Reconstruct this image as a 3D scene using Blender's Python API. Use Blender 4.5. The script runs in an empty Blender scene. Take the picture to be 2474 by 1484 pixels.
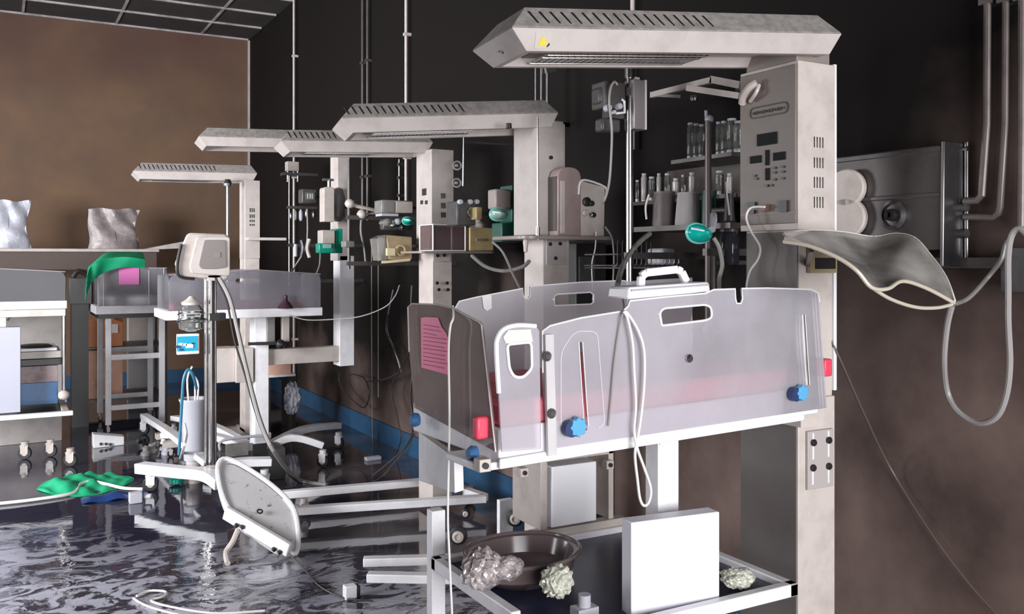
import bpy, bmesh, math, random
from mathutils import Vector, Matrix
random.seed(7)
PI = math.pi
S = bpy.context.scene
COL = S.collection

# ---------------------------------------------------------------- camera
CAMH = 1.40
YAW = math.radians(29.35)
F = 2200.0
CX, HY = 1237.0, 625.0
cam_data = bpy.data.cameras.new('camera')
cam_data.sensor_width = 36.0
cam_data.lens = 36.0 * F / 2474.0
cam_data.shift_y = -(742.0 - HY) / 2474.0
cam_data.clip_start = 0.05
cam = bpy.data.objects.new('camera', cam_data)
cam.location = (0, 0, CAMH)
cam.rotation_euler = (PI / 2, 0, -YAW)
COL.objects.link(cam)
S.camera = cam
EYE = Vector((0, 0, CAMH))
FW = Vector((math.sin(YAW), math.cos(YAW), 0))
RT = Vector((math.cos(YAW), -math.sin(YAW), 0))

# ---------------------------------------------------------------- world, lights, exposure
W = bpy.data.worlds.new('world')
S.world = W
W.use_nodes = True
W.node_tree.nodes['Background'].inputs[0].default_value = (0.55, 0.62, 0.75, 1)
W.node_tree.nodes['Background'].inputs[1].default_value = 0.22
S.view_settings.view_transform = 'Standard'
S.view_settings.look = 'None'
S.view_settings.exposure = 0.0
S.view_settings.gamma = 1.0
S.view_settings.use_curve_mapping = False

def area(name, loc, rot, sx, sy, power, col):
    l = bpy.data.lights.new(name, 'AREA')
    l.shape = 'RECTANGLE'; l.size = sx; l.size_y = sy
    l.energy = power; l.color = col
    o = bpy.data.objects.new(name, l)
    o.location = loc; o.rotation_euler = rot
    COL.objects.link(o)
    return o
# daylight through the window behind the camera; left lamps are added fill
area('daylight_back', (0.9, -2.42, 1.30), (PI / 2, 0, 0), 3.0, 1.7, 290, (0.97, 0.97, 1.0))
ln = area('fill_left_near', (-3.3, 3.6, 1.75), (PI / 2, 0, -PI / 2 + .65), 2.2, 1.5, 230, (0.95, 0.96, 1.0))  # added fill lamp, turned toward the far things
ln.data.spread = math.radians(110)
area('fill_left_far', (-3.42, 7.9, 1.75), (PI / 2, 0, -PI / 2), 2.6, 1.5, 170, (0.95, 0.96, 1.0))  # added fill lamp for the far end of the room

# ---------------------------------------------------------------- pixel -> place
def ray(px, py):
    return FW + RT * ((px - CX) / F) + Vector((0, 0, 1)) * ((HY - py) / F)
def fD(px, py, z): return EYE + ray(px, py) * z
def fY(px, py, Y):
    d = ray(px, py); return EYE + d * (Y / d.y)
def fX(px, py, X):
    d = ray(px, py); return EYE + d * (X / d.x)
def fZ(px, py, h):
    d = ray(px, py); return EYE + d * ((h - CAMH) / d.z)
def fP(px, py, p, n):
    d = ray(px, py); return EYE + d * ((p - EYE).dot(n) / d.dot(n))
def V(*a): return Vector(a)

# ---------------------------------------------------------------- materials
MATS = {}
def mat(name, col, rough=0.5, metal=0.0, dirt=0.0, dcol=(0.05, 0.04, 0.035), scale=6.0, spec=0.5,
        col2=None, bump=0.0, alpha_t=None, detail=6.0, lo=0.45, hi=0.7):
    if name in MATS: return MATS[name]
    m = bpy.data.materials.new(name); m.use_nodes = True
    nt = m.node_tree; N = nt.nodes; Lk = nt.links
    b = N['Principled BSDF']
    b.inputs['Roughness'].default_value = rough
    b.inputs['Metallic'].default_value = metal
    b.inputs['Specular IOR Level'].default_value = spec
    c = (*col, 1)
    b.inputs['Base Color'].default_value = c
    if dirt > 0 or bump > 0:
        tc = N.new('ShaderNodeTexCoord')
        nz = N.new('ShaderNodeTexNoise'); nz.inputs['Scale'].default_value = scale
        nz.inputs['Detail'].default_value = detail; nz.inputs['Roughness'].default_value = 0.65
        Lk.new(tc.outputs['Object'], nz.inputs['Vector'])
        if dirt > 0:
            mr = N.new('ShaderNodeMapRange')
            mr.inputs['From Min'].default_value = lo; mr.inputs['From Max'].default_value = hi
            mr.inputs['To Max'].default_value = dirt
            Lk.new(nz.outputs['Fac'], mr.inputs['Value'])
            mx = N.new('ShaderNodeMix'); mx.data_type = 'RGBA'
            mx.inputs['A'].default_value = c; mx.inputs['B'].default_value = (*dcol, 1)
            Lk.new(mr.outputs['Result'], mx.inputs['Factor'])
            Lk.new(mx.outputs['Result'], b.inputs['Base Color'])
        if bump > 0:
            bp = N.new('ShaderNodeBump'); bp.inputs['Strength'].default_value = bump
            bp.inputs['Distance'].default_value = 0.01
            Lk.new(nz.outputs['Fac'], bp.inputs['Height'])
            Lk.new(bp.outputs['Normal'], b.inputs['Normal'])
    MATS[name] = m
    return m
def clear(name, col, haze, tint=(1, 1, 1), rough=0.12, streak=0.15, scale=5, gloss=1.0):
    """clear plastic dulled by dust: part see-through, part diffuse, glossy on top"""
    if name in MATS: return MATS[name]
    m = bpy.data.materials.new(name); m.use_nodes = True
    nt = m.node_tree; N = nt.nodes; Lk = nt.links
    for n in list(N): N.remove(n)
    out = N.new('ShaderNodeOutputMaterial')
    tr = N.new('ShaderNodeBsdfTransparent'); tr.inputs[0].default_value = (*tint, 1)
    df = N.new('ShaderNodeBsdfDiffuse'); df.inputs[0].default_value = (*col, 1)
    gl = N.new('ShaderNodeBsdfGlossy'); gl.inputs['Roughness'].default_value = rough
    gl.inputs[0].default_value = (gloss, gloss, gloss, 1)
    lw = N.new('ShaderNodeLayerWeight'); lw.inputs[0].default_value = 0.25
    tc = N.new('ShaderNodeTexCoord'); nz = N.new('ShaderNodeTexNoise')
    nz.inputs['Scale'].default_value = scale; nz.inputs['Detail'].default_value = 5
    Lk.new(tc.outputs['Object'], nz.inputs['Vector'])
    mr = N.new('ShaderNodeMapRange')
    mr.inputs['From Min'].default_value = 0.3; mr.inputs['From Max'].default_value = 0.7
    mr.inputs['To Min'].default_value = max(0, haze - streak); mr.inputs['To Max'].default_value = min(1, haze + streak)
    Lk.new(nz.outputs['Fac'], mr.inputs['Value'])
    m1 = N.new('ShaderNodeMixShader'); m2 = N.new('ShaderNodeMixShader')
    Lk.new(mr.outputs[0], m1.inputs[0]); Lk.new(tr.outputs[0], m1.inputs[1]); Lk.new(df.outputs[0], m1.inputs[2])
    Lk.new(lw.outputs['Fresnel'], m2.inputs[0]); Lk.new(m1.outputs[0], m2.inputs[1]); Lk.new(gl.outputs[0], m2.inputs[2])
    Lk.new(m2.outputs[0], out.inputs[0])
    MATS[name] = m
    return m

white = mat('white_paint', (0.84, 0.83, 0.85), 0.35, dirt=0.35, dcol=(0.42, 0.38, 0.35), scale=7)
cream = mat('cream_paint', (0.56, 0.50, 0.46), 0.42, dirt=0.45, dcol=(0.30, 0.25, 0.22), scale=9)
hood_m = mat('hood_paint', (0.50, 0.45, 0.42), 0.42, dirt=0.45, dcol=(0.28, 0.235, 0.21), scale=8)
hood_top = mat('sooty_shaded_hood_top', (0.34, 0.31, 0.29), 0.7, dirt=0.6, dcol=(0.15, 0.135, 0.125), scale=38, lo=0.4, hi=0.65)  # speckled dust, plus a darker tone for the weaker light on top
sideskin = mat('shaded_side_skin', (0.16, 0.14, 0.13), 0.5, dirt=0.5, dcol=(0.11, 0.095, 0.088), scale=4)  # dark tone paints the shade on the side facing the bed
smoked = mat('smoked_paint', (0.27, 0.23, 0.205), 0.5, dirt=0.5, dcol=(0.14, 0.115, 0.10), scale=7)
panel_m = mat('panel_face', (0.185, 0.155, 0.137), 0.45, dirt=0.5, dcol=(0.15, 0.12, 0.07), scale=7)  # darkened so the colour carries the shade of this side
dark = mat('dark_plastic', (0.018, 0.016, 0.016), 0.4)
darkg = mat('dark_grey_plastic', (0.065, 0.062, 0.06), 0.4, dirt=0.5, dcol=(0.02, 0.018, 0.018), scale=20)
midg = mat('mid_grey_plastic', (0.20, 0.19, 0.18), 0.4, dirt=0.5, dcol=(0.07, 0.06, 0.055), scale=14)
rubber = mat('black_rubber', (0.012, 0.012, 0.012), 0.55)
chrome = mat('chrome', (0.50, 0.485, 0.48), 0.22, 1.0, dirt=0.5, dcol=(0.25, 0.22, 0.2), scale=12)
steel = mat('stainless_steel', (0.34, 0.34, 0.35), 0.34, 1.0, dirt=0.5, dcol=(0.12, 0.10, 0.1), scale=5)
dsteel = mat('sooty_steel', (0.11, 0.098, 0.095), 0.42, 0.5, dirt=0.6, dcol=(0.04, 0.035, 0.035), scale=6)
brass = mat('copper_pipe_metal', (0.21, 0.18, 0.17), 0.35, 0.6, dirt=0.6, dcol=(0.10, 0.08, 0.07), scale=8)
pinkm = mat('pink_mattress_cover', (0.70, 0.16, 0.20), 0.6, dirt=0.4, dcol=(0.36, 0.14, 0.16), scale=9)
redm = mat('red_clip_plastic', (0.72, 0.06, 0.11), 0.4)
bluek = mat('blue_knob_plastic', (0.10, 0.36, 0.62), 0.35)
blued = mat('dark_blue_plastic', (0.02, 0.04, 0.12), 0.4)
navy = mat('navy_tray_lining', (0.022, 0.028, 0.065), 0.35, dirt=0.6, dcol=(0.008, 0.01, 0.02), scale=6)
green = mat('green_plastic', (0.0, 0.30, 0.20), 0.3, dirt=0.35, dcol=(0.0, 0.12, 0.08), scale=12)
greenc = mat('green_cloth', (0.0, 0.34, 0.15), 0.7, dirt=0.5, dcol=(0.0, 0.15, 0.07), scale=10)
teal = mat('teal_mask_plastic', (0.0, 0.46, 0.38), 0.2, dirt=0.4, dcol=(0.3, 0.6, 0.55), scale=30, lo=0.55)
greend = mat('dark_green_plastic', (0.01, 0.075, 0.05), 0.4, dirt=0.4, dcol=(0.01, 0.03, 0.02), scale=14)
cyan = mat('cyan_print', (0.0, 0.38, 0.60), 0.5)
card = mat('brown_cardboard', (0.66, 0.27, 0.12), 0.8, dirt=0.5, dcol=(0.42, 0.16, 0.08), scale=6)
cardp = mat('pale_cardboard', (0.68, 0.40, 0.29), 0.8, dirt=0.5, dcol=(0.5, 0.27, 0.2), scale=6)
yellow = mat('yellow_sticker', (0.72, 0.56, 0.03), 0.5)
paperp = mat('pink_paper', (0.90, 0.27, 0.42), 0.7, dirt=0.35, dcol=(0.75, 0.2, 0.33), scale=18)
pinkc = mat('pink_card', (0.75, 0.20, 0.50), 0.6)
inkp = mat('dark_pink_ink', (0.34, 0.07, 0.13), 0.7)
greyc = mat('grey_plastic', (0.42, 0.42, 0.46), 0.5, dirt=0.3, dcol=(0.3, 0.3, 0.33), scale=8)
beigep = mat('beige_plastic', (0.50, 0.44, 0.40), 0.38, dirt=0.5, dcol=(0.28, 0.24, 0.22), scale=12)
yelp = mat('yellowed_plastic', (0.48, 0.38, 0.19), 0.35, dirt=0.5, dcol=(0.24, 0.17, 0.08), scale=16)
cablew = mat('white_cable', (0.72, 0.69, 0.66), 0.4)
cableg = mat('grey_hose', (0.30, 0.28, 0.27), 0.4)
cabled = mat('dark_cable', (0.03, 0.026, 0.024), 0.45)
bluecab = mat('blue_tubing', (0.03, 0.16, 0.26), 0.35)
bluebox = mat('blue_plastic_box', (0.02, 0.13, 0.32), 0.35, dirt=0.4, dcol=(0.01, 0.05, 0.14), scale=8)
acry_n = clear('dusty_acrylic', (0.54, 0.525, 0.56), 0.42, (0.95, 0.92, 0.94), 0.10, 0.10, 4)
acry_f = clear('hazy_acrylic_far', (0.50, 0.49, 0.51), 0.62, (0.9, 0.9, 0.9), 0.12, 0.12, 5)
acry_e = clear('clear_acrylic_end', (0.62, 0.50, 0.47), 0.42, (0.78, 0.70, 0.68), 0.05, 0.08, 5)
acry_b = clear('far_crib_acrylic', (0.40, 0.38, 0.42), 0.34, (0.8, 0.8, 0.82), 0.10, 0.10, 5)
edge_m = mat('acrylic_bright_edge', (0.80, 0.79, 0.80), 0.25)
film = clear('clear_film', (0.70, 0.70, 0.72), 0.45, (0.95, 0.95, 0.95), 0.12, 0.35, 18)
shield_m = clear('heat_shield_plastic', (0.55, 0.52, 0.48), 0.40, (0.85, 0.83, 0.8), 0.12, 0.30, 6)
glass = clear('bottle_glass', (0.5, 0.5, 0.48), 0.14, (0.8, 0.82, 0.8), 0.04, 0.1, 25)
foil = mat('crumpled_clear_bag', (0.62, 0.56, 0.55), 0.18, 0.35, dirt=0.8, dcol=(0.15, 0.12, 0.12), scale=22, lo=0.4, hi=0.6)
foily = mat('crumpled_pale_wrap', (0.66, 0.66, 0.56), 0.3, 0.1, dirt=0.7, dcol=(0.3, 0.3, 0.24), scale=26, lo=0.4, hi=0.6)
brownpan = mat('brown_enamel', (0.13, 0.095, 0.095), 0.18, dirt=0.4, dcol=(0.07, 0.05, 0.05), scale=6)

# ---------------------------------------------------------------- mesh builder
class MB:
    def __init__(s, M=None):
        s.bm = bmesh.new(); s.M = M or Matrix(); s.mi = 0
    def vs(s, pts): return [s.bm.verts.new(s.M @ Vector(p)) for p in pts]
    def f(s, v):
        try:
            fc = s.bm.faces.new(v); fc.material_index = s.mi; return fc
        except ValueError: return None
    def hexa(s, b, t):
        v = s.vs(list(b) + list(t))
        for q in ((3, 2, 1, 0), (4, 5, 6, 7), (0, 1, 5, 4), (1, 2, 6, 5), (2, 3, 7, 6), (3, 0, 4, 7)):
            s.f([v[i] for i in q])
        return s
    def box(s, x0, x1, y0, y1, z0, z1):
        return s.hexa([(x0, y0, z0), (x1, y0, z0), (x1, y1, z0), (x0, y1, z0)],
                      [(x0, y0, z1), (x1, y0, z1), (x1, y1, z1), (x0, y1, z1)])
    def bb(s, b): return s.box(*b)
    def bar(s, p0, p1, w, h, up=(0, 0, 1)):
        p0 = Vector(p0); p1 = Vector(p1); d = (p1 - p0).normalized()
        u = Vector(up); r = d.cross(u)
        if r.length < 1e-4: r = d.cross(Vector((0, 1, 0)))
        r.normalize(); u = r.cross(d).normalized()
        a = r * w / 2; c = u * h / 2
        return s.hexa([p0 - a - c, p0 + a - c, p0 + a + c, p0 - a + c], [p1 - a - c, p1 + a - c, p1 + a + c, p1 - a + c])
    def loft(s, rings, cap0=True, cap1=True, closed=False):
        R = [s.vs(r) for r in rings]; n = len(R[0])
        m = len(R)
        for i in range(m if closed else m - 1):
            a = R[i]; b = R[(i + 1) % m]
            for k in range(n):
                s.f([a[k], a[(k + 1) % n], b[(k + 1) % n], b[k]])
        if not closed:
            if cap0: s.f(list(reversed(R[0])))
            if cap1: s.f(R[-1])
        return s
    def tube(s, pts, r, seg=8, smooth=0, closed=False, r1=None):
        P = [Vector(p) for p in pts]
        if smooth: P = spline(P, smooth, closed)
        n = len(P); rings = []
        prev = None
        for i, p in enumerate(P):
            if closed: t = P[(i + 1) % n] - P[i - 1]
            else: t = P[min(i + 1, n - 1)] - P[max(i - 1, 0)]
            if t.length < 1e-9: t = Vector((0, 0, 1))
            t.normalize()
            if prev is None:
                a = t.orthogonal().normalized()
            else:
                a = prev - t * prev.dot(t)
                if a.length < 1e-6: a = t.orthogonal()
                a.normalize()
            prev = a; b = t.cross(a)
            rr = r if r1 is None else r + (r1 - r) * i / max(1, n - 1)
            rings.append([p + (a * math.cos(2 * PI * k / seg) + b * math.sin(2 * PI * k / seg)) * rr for k in range(seg)])
        return s.loft(rings, closed=closed)
    def cyl(s, p0, p1, r0, r1=None, seg=20):
        p0 = Vector(p0); p1 = Vector(p1); r1 = r0 if r1 is None else r1
        t = (p1 - p0).normalized(); a = t.orthogonal().normalized(); b = t.cross(a)
        g = lambda p, r: [p + (a * math.cos(2 * PI * k / seg) + b * math.sin(2 * PI * k / seg)) * r for k in range(seg)]
        return s.loft([g(p0, r0), g(p1, r1)])
    def lathe(s, c, prof, seg=20, axis=(0, 0, 1)):
        c = Vector(c); t = Vector(axis).normalized(); a = t.orthogonal().normalized(); b = t.cross(a)
        rings = [[c + t * z + (a * math.cos(2 * PI * k / seg) + b * math.sin(2 * PI * k / seg)) * max(r, 1e-4) for k in range(seg)] for r, z in prof]
        return s.loft(rings)
    def torus(s, c, R, r, axis=(0, 0, 1), seg=24, rs=8):
        c = Vector(c); t = Vector(axis).normalized(); a = t.orthogonal().normalized(); b = t.cross(a)
        return s.tube([c + (a * math.cos(2 * PI * k / seg) + b * math.sin(2 * PI * k / seg)) * R for k in range(seg)], r, rs, closed=True)
    def sheet(s, fn, nu, nv, th=0.0):
        g = [[Vector(fn(i / nu, j / nv)) for j in range(nv + 1)] for i in range(nu + 1)]
        A = [s.vs(r) for r in g]
        if th:
            B = []
            for i in range(nu + 1):
                row = []
                for j in range(nv + 1):
                    du = g[min(i + 1, nu)][j] - g[max(i - 1, 0)][j]; dv = g[i][min(j + 1, nv)] - g[i][max(j - 1, 0)]
                    n = du.cross(dv)
                    n = n.normalized() if n.length > 1e-12 else Vector((0, 0, 1))
                    row.append(g[i][j] - n * th)
                B.append(s.vs(row))
        for i in range(nu):
            for j in range(nv):
                s.f([A[i][j], A[i + 1][j], A[i + 1][j + 1], A[i][j + 1]])
                if th: s.f([B[i][j], B[i][j + 1], B[i + 1][j + 1], B[i + 1][j]])
        if th:
            for i in range(nu):
                s.f([A[i][0], B[i][0], B[i + 1][0], A[i + 1][0]]); s.f([A[i][nv], A[i + 1][nv], B[i + 1][nv], B[i][nv]])
            for j in range(nv):
                s.f([A[0][j], A[0][j + 1], B[0][j + 1], B[0][j]]); s.f([A[nu][j], B[nu][j], B[nu][j + 1], A[nu][j + 1]])
        return s
    def blob(s, c, rx, ry, rz, amp=0.25, seed=0, n=3):
        bm2 = bmesh.new(); bmesh.ops.create_icosphere(bm2, subdivisions=n, radius=1)
        rnd = random.Random(seed)
        ph = [(rnd.uniform(3, 9), rnd.uniform(0, 6.3), Vector((rnd.uniform(-1, 1), rnd.uniform(-1, 1), rnd.uniform(-1, 1)))) for _ in range(7)]
        mp = {}
        for v in bm2.verts:
            k = 1 + sum(abs(math.sin(f_ * v.co.dot(d) + p_)) for f_, p_, d in ph) / 7 * amp * 2 - amp
            q = Vector((v.co.x * rx, v.co.y * ry, v.co.z * rz)) * k + Vector(c)
            mp[v] = s.bm.verts.new(s.M @ q)
        for fc in bm2.faces: s.f([mp[v] for v in fc.verts])
        bm2.free(); return s
    def build(s, name, m, parent=None, bevel=0.0, smooth=True, label=None):
        if isinstance(m, bpy.types.Material): m = [m]
        bmesh.ops.recalc_face_normals(s.bm, faces=s.bm.faces[:])
        if parent is None:
            xs = [v.co for v in s.bm.verts]
            org = Vector(((min(v.x for v in xs) + max(v.x for v in xs)) / 2, (min(v.y for v in xs) + max(v.y for v in xs)) / 2, min(v.z for v in xs)))
        else:
            org = Vector(parent['_o'])
        bmesh.ops.translate(s.bm, verts=s.bm.verts[:], vec=-org)
        me = bpy.data.meshes.new(name)
        s.bm.to_mesh(me); s.bm.free()
        for q in m: me.materials.append(q)
        if smooth:
            me.polygons.foreach_set('use_smooth', [True] * len(me.polygons))
            me.set_sharp_from_angle(angle=math.radians(35))
        o = bpy.data.objects.new(name, me); COL.objects.link(o)
        if parent is None: o.location = org
        else: o.parent = parent
        o['_o'] = org
        if bevel:
            b = o.modifiers.new('bevel', 'BEVEL'); b.width = bevel; b.segments = 2; b.limit_method = 'ANGLE'
            b.angle_limit = math.radians(40)
        if label: o['label'] = label
        return o
def spline(P, sub, closed=False):
    out = []; n = len(P)
    rng = range(n if closed else n - 1)
    for i in rng:
        if closed: p0, p1, p2, p3 = P[i - 1], P[i], P[(i + 1) % n], P[(i + 2) % n]
        else: p0, p1, p2, p3 = P[max(i - 1, 0)], P[i], P[i + 1], P[min(i + 2, n - 1)]
        for k in range(sub):
            t = k / sub
            out.append(0.5 * ((2 * p1) + (p2 - p0) * t + (2 * p0 - 5 * p1 + 4 * p2 - p3) * t * t + (3 * p1 - p0 - 3 * p2 + p3) * t ** 3))
    if not closed: out.append(P[-1])
    return out
def tag(o, label, cat, group=None, kind=None):
    if label: o['label'] = label
    if cat: o['category'] = cat
    if group: o['group'] = group
    if kind: o['kind'] = kind
    return o
def thing(name, label, cat, loc, group=None):
    o = bpy.data.objects.new(name, None); COL.objects.link(o)
    o.empty_display_size = 0.1
    o.location = loc; o['_o'] = Vector(loc)
    return tag(o, label, cat, group)
def struct(mb, name, m, **k):
    o = mb.build(name, m, **k); o['kind'] = 'structure'; return o

def plate(name, m, parent, o3, ea, eb, loops, th, bevel=0.0, label=None):
    """flat plate with holes: loops of (a,b) on the plane o3+a*ea+b*eb, real thickness th"""
    cu = bpy.data.curves.new('c', 'CURVE'); cu.dimensions = '2D'; cu.fill_mode = 'BOTH'
    cu.extrude = th / 2
    if bevel: cu.bevel_depth = bevel; cu.bevel_resolution = 1
    for lp in loops:
        sp = cu.splines.new('POLY'); sp.points.add(len(lp) - 1); sp.use_cyclic_u = True
        for i, (a, b) in enumerate(lp): sp.points[i].co = (a, b, 0, 1)
    t = bpy.data.objects.new('t', cu); COL.objects.link(t)
    dg = bpy.context.evaluated_depsgraph_get()
    me = bpy.data.meshes.new_from_object(t.evaluated_get(dg))
    bpy.data.objects.remove(t); bpy.data.curves.remove(cu)
    nn = ea.cross(eb)
    org = Vector(parent['_o']) if parent else o3
    me.transform(Matrix(((ea.x, eb.x, nn.x, o3.x - org.x), (ea.y, eb.y, nn.y, o3.y - org.y), (ea.z, eb.z, nn.z, o3.z - org.z), (0, 0, 0, 1))))
    me.name = name
    me.materials.clear(); me.materials.append(m)
    o = bpy.data.objects.new(name, me); COL.objects.link(o)
    if parent: o.parent = parent
    else: o.location = org
    o['_o'] = org
    if label: o['label'] = label
    return o
def roundrect(a0, b0, a1, b1, r, n=5):
    out = []
    for cx, cy, s0 in ((a1 - r, b1 - r, 0), (a0 + r, b1 - r, 1), (a0 + r, b0 + r, 2), (a1 - r, b0 + r, 3)):
        for k in range(n + 1):
            t = (s0 + k / n) * PI / 2
            out.append((cx + r * math.cos(t), cy + r * math.sin(t)))
    return out
def rounded(pts, r, n=5):
    """round the corners of a polygon"""
    out = []; m = len(pts)
    for i in range(m):
        p = Vector(pts[i]); a = Vector(pts[i - 1]); b = Vector(pts[(i + 1) % m])
        rr = r[i] if isinstance(r, (list, tuple)) else r
        if rr <= 0: out.append(tuple(p)); continue
        u = (a - p); v = (b - p)
        d = min(rr, u.length * .45, v.length * .45)
        p1 = p + u.normalized() * d; p2 = p + v.normalized() * d
        for k in range(n + 1):
            t = k / n
            q = p1 * (1 - t) ** 2 + p * 2 * t * (1 - t) + p2 * t * t
            out.append((q.x, q.y))
    return out
def BY(x0, y0, x1, y1, Y, dep):
    a = fY(x0, y0, Y); b = fY(x1, y1, Y)
    c0 = fY((x0 + x1) / 2, y0, Y); c1 = fY((x0 + x1) / 2, y1, Y)
    return (a.x, b.x, Y, Y + dep, c1.z, c0.z)
def BX(x0, y0, x1, y1, X, dep):
    c0 = fX((x0 + x1) / 2, y0, X); c1 = fX((x0 + x1) / 2, y1, X)
    return (X, X + dep, fX(x1, y0, X).y, fX(x0, y0, X).y, c1.z, c0.z)
def caster(parent, p, r=0.035, ang=0.0, m=None, name='caster'):
    """p is the point under the wheel on the floor"""
    x, y, z = p
    d = Vector((math.cos(ang), math.sin(ang), 0))
    a = MB()
    a.cyl((x, y, z + 2 * r + .005), (x, y, z + 2 * r + .035), r * .55)
    e = Vector((x, y, z + r)) + d * 0
    for s in (-1, 1):
        q = e + Vector((-d.y, d.x, 0)) * s * .014
        a.bar(q + V(0, 0, r * 1.25), q - V(0, 0, r * .1), r * 1.1, .006, up=(-d.y, d.x, 0))
    a.bar(Vector((x, y, z + 2 * r + .004)) - d * r * .6, Vector((x, y, z + 2 * r + .004)) + d * r * .6, .036, .012)
    c = a.build(name, m or beigep, parent)
    ax = Vector((-d.y, d.x, 0))
    w = MB(); w.lathe(e - ax * .011, [(r * .35, 0), (r * .9, 0), (r, .004), (r, .018), (r * .9, .022), (r * .35, .022)], 20, ax)
    w.build('wheel', rubber, c)
    w2 = MB(); w2.cyl(e - ax * .013, e + ax * .013, r * .45)
    w2.build('wheel_hub', beigep, c)
    return c

# ================================================================= the setting
XW, YF, HC, XL, YB = 2.56, 10.85, 3.98, -3.5, -2.5
def wall_mat(name, base, c2, soot, axis_lo, axis_hi, scale=0.9, soot_amt=1.0, rough=0.75, axis='Z', along=0.0):
    m = bpy.data.materials.new(name); m.use_nodes = True
    N = m.node_tree.nodes; Lk = m.node_tree.links; b = N['Principled BSDF']
    b.inputs['Roughness'].default_value = rough
    b.inputs['Specular IOR Level'].default_value = 0.12
    g = N.new('ShaderNodeNewGeometry')
    n1 = N.new('ShaderNodeTexNoise'); n1.inputs['Scale'].default_value = scale * 2.2; n1.inputs['Detail'].default_value = 9
    n1.inputs['Roughness'].default_value = 0.6
    n2 = N.new('ShaderNodeTexNoise'); n2.inputs['Scale'].default_value = scale; n2.inputs['Detail'].default_value = 5
    Lk.new(g.outputs['Position'], n1.inputs['Vector']); Lk.new(g.outputs['Position'], n2.inputs['Vector'])
    r1 = N.new('ShaderNodeMapRange'); r1.inputs['From Min'].default_value = .35; r1.inputs['From Max'].default_value = .68
    Lk.new(n1.outputs['Fac'], r1.inputs['Value'])
    mx = N.new('ShaderNodeMix'); mx.data_type = 'RGBA'
    mx.inputs['A'].default_value = (*base, 1); mx.inputs['B'].default_value = (*c2, 1)
    Lk.new(r1.outputs[0], mx.inputs['Factor'])
    # soot from the fire: thick high up, its lower edge ragged
    sp = N.new('ShaderNodeSeparateXYZ'); Lk.new(g.outputs['Position'], sp.inputs[0])
    ad = N.new('ShaderNodeMath'); ad.operation = 'MULTIPLY_ADD'; ad.inputs[1].default_value = 2.6
    Lk.new(n2.outputs['Fac'], ad.inputs[0]); Lk.new(sp.outputs[axis], ad.inputs[2])
    r2 = N.new('ShaderNodeMapRange'); r2.inputs['From Min'].default_value = axis_lo; r2.inputs['From Max'].default_value = axis_hi
    r2.inputs['To Max'].default_value = soot_amt
    a2 = N.new('ShaderNodeMath'); a2.operation = 'MULTIPLY_ADD'; a2.inputs[1].default_value = along
    Lk.new(sp.outputs['Y'], a2.inputs[0]); Lk.new(ad.outputs[0], a2.inputs[2])
    Lk.new(a2.outputs[0], r2.inputs['Value'])
    m2 = N.new('ShaderNodeMix'); m2.data_type = 'RGBA'; m2.inputs['B'].default_value = (*soot, 1)
    Lk.new(r2.outputs[0], m2.inputs['Factor']); Lk.new(mx.outputs['Result'], m2.inputs['A'])
    Lk.new(m2.outputs['Result'], b.inputs['Base Color'])
    bp = N.new('ShaderNodeBump'); bp.inputs['Strength'].default_value = .25; bp.inputs['Distance'].default_value = .01
    Lk.new(n1.outputs['Fac'], bp.inputs['Height']); Lk.new(bp.outputs['Normal'], b.inputs['Normal'])
    return m
wall_r_m = wall_mat('sooty_right_wall', (0.215, 0.152, 0.132), (0.085, 0.06, 0.053), (0.010, 0.0078, 0.0074), 2.35, 3.35, along=.17)
wall_f_m = wall_mat('smoke_stained_far_wall', (0.21, 0.130, 0.080), (0.155, 0.10, 0.075), (0.11, 0.06, 0.05), 4.3, 5.6, scale=.8)
wall_o_m = wall_mat('smoke_stained_side_wall', (0.25, 0.22, 0.20), (0.17, 0.14, 0.13), (0.05, 0.045, 0.04), 2.4, 4.6)
ceil_m = mat('sooty_ceiling_tile', (0.045, 0.038, 0.038), 0.8, dirt=0.6, dcol=(0.018, 0.016, 0.016), scale=4)
tbar_m = mat('ceiling_grid_metal', (0.50, 0.46, 0.45), 0.4, 0.0, dirt=0.8, dcol=(0.08, 0.07, 0.07), scale=3)
blue_m = mat('blue_skirting_paint', (0.024, 0.085, 0.17), 0.4, dirt=0.5, dcol=(0.015, 0.035, 0.07), scale=5)

T = .15
b = MB(); b.box(XW, XW + T, YB - T, YF + T, 0, HC); struct(b, 'wall_right', wall_r_m)
b = MB(); b.box(XL - T, XW, YF, YF + T, 0, HC); struct(b, 'wall_far', wall_f_m)
# left wall with two window openings, back wall with one
b = MB()
b.box(XL - T, XL, YB - T, YF, 0, 1.0); b.box(XL - T, XL, YB - T, YF, 2.5, HC)
for y0, y1 in ((YB - T, 2.4), (4.8, 6.6), (9.2, YF)): b.box(XL - T, XL, y0, y1, 1.0, 2.5)
struct(b, 'wall_left', wall_o_m)
b = MB()
b.box(XL, XW, YB - T, YB, 0, .45); b.box(XL, XW, YB - T, YB, 2.15, HC)
b.box(XL, -1.8, YB - T, YB, .45, 2.15); b.box(2.4, XW, YB - T, YB, .45, 2.15)
struct(b, 'wall_back', wall_o_m)
def win(n, b, axis):
    m = MB()
    x0, x1, y0, y1, z0, z1 = b
    t = .05
    if axis == 'x':
        m.box(x0, x1, y0, y1, z0, z0 + t); m.box(x0, x1, y0, y1, z1 - t, z1)
        for k in range(4):
            xx = x0 + (x1 - x0 - t) * k / 3; m.box(xx, xx + t, y0, y1, z0, z1)
    else:
        m.box(x0, x1, y0, y1, z0, z0 + t); m.box(x0, x1, y0, y1, z1 - t, z1)
        for k in range(3):
            yy = y0 + (y1 - y0 - t) * k / 2; m.box(x0, x1, yy, yy + t, z0, z1)
    return struct(m, 'window_%d' % n, white)
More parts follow.
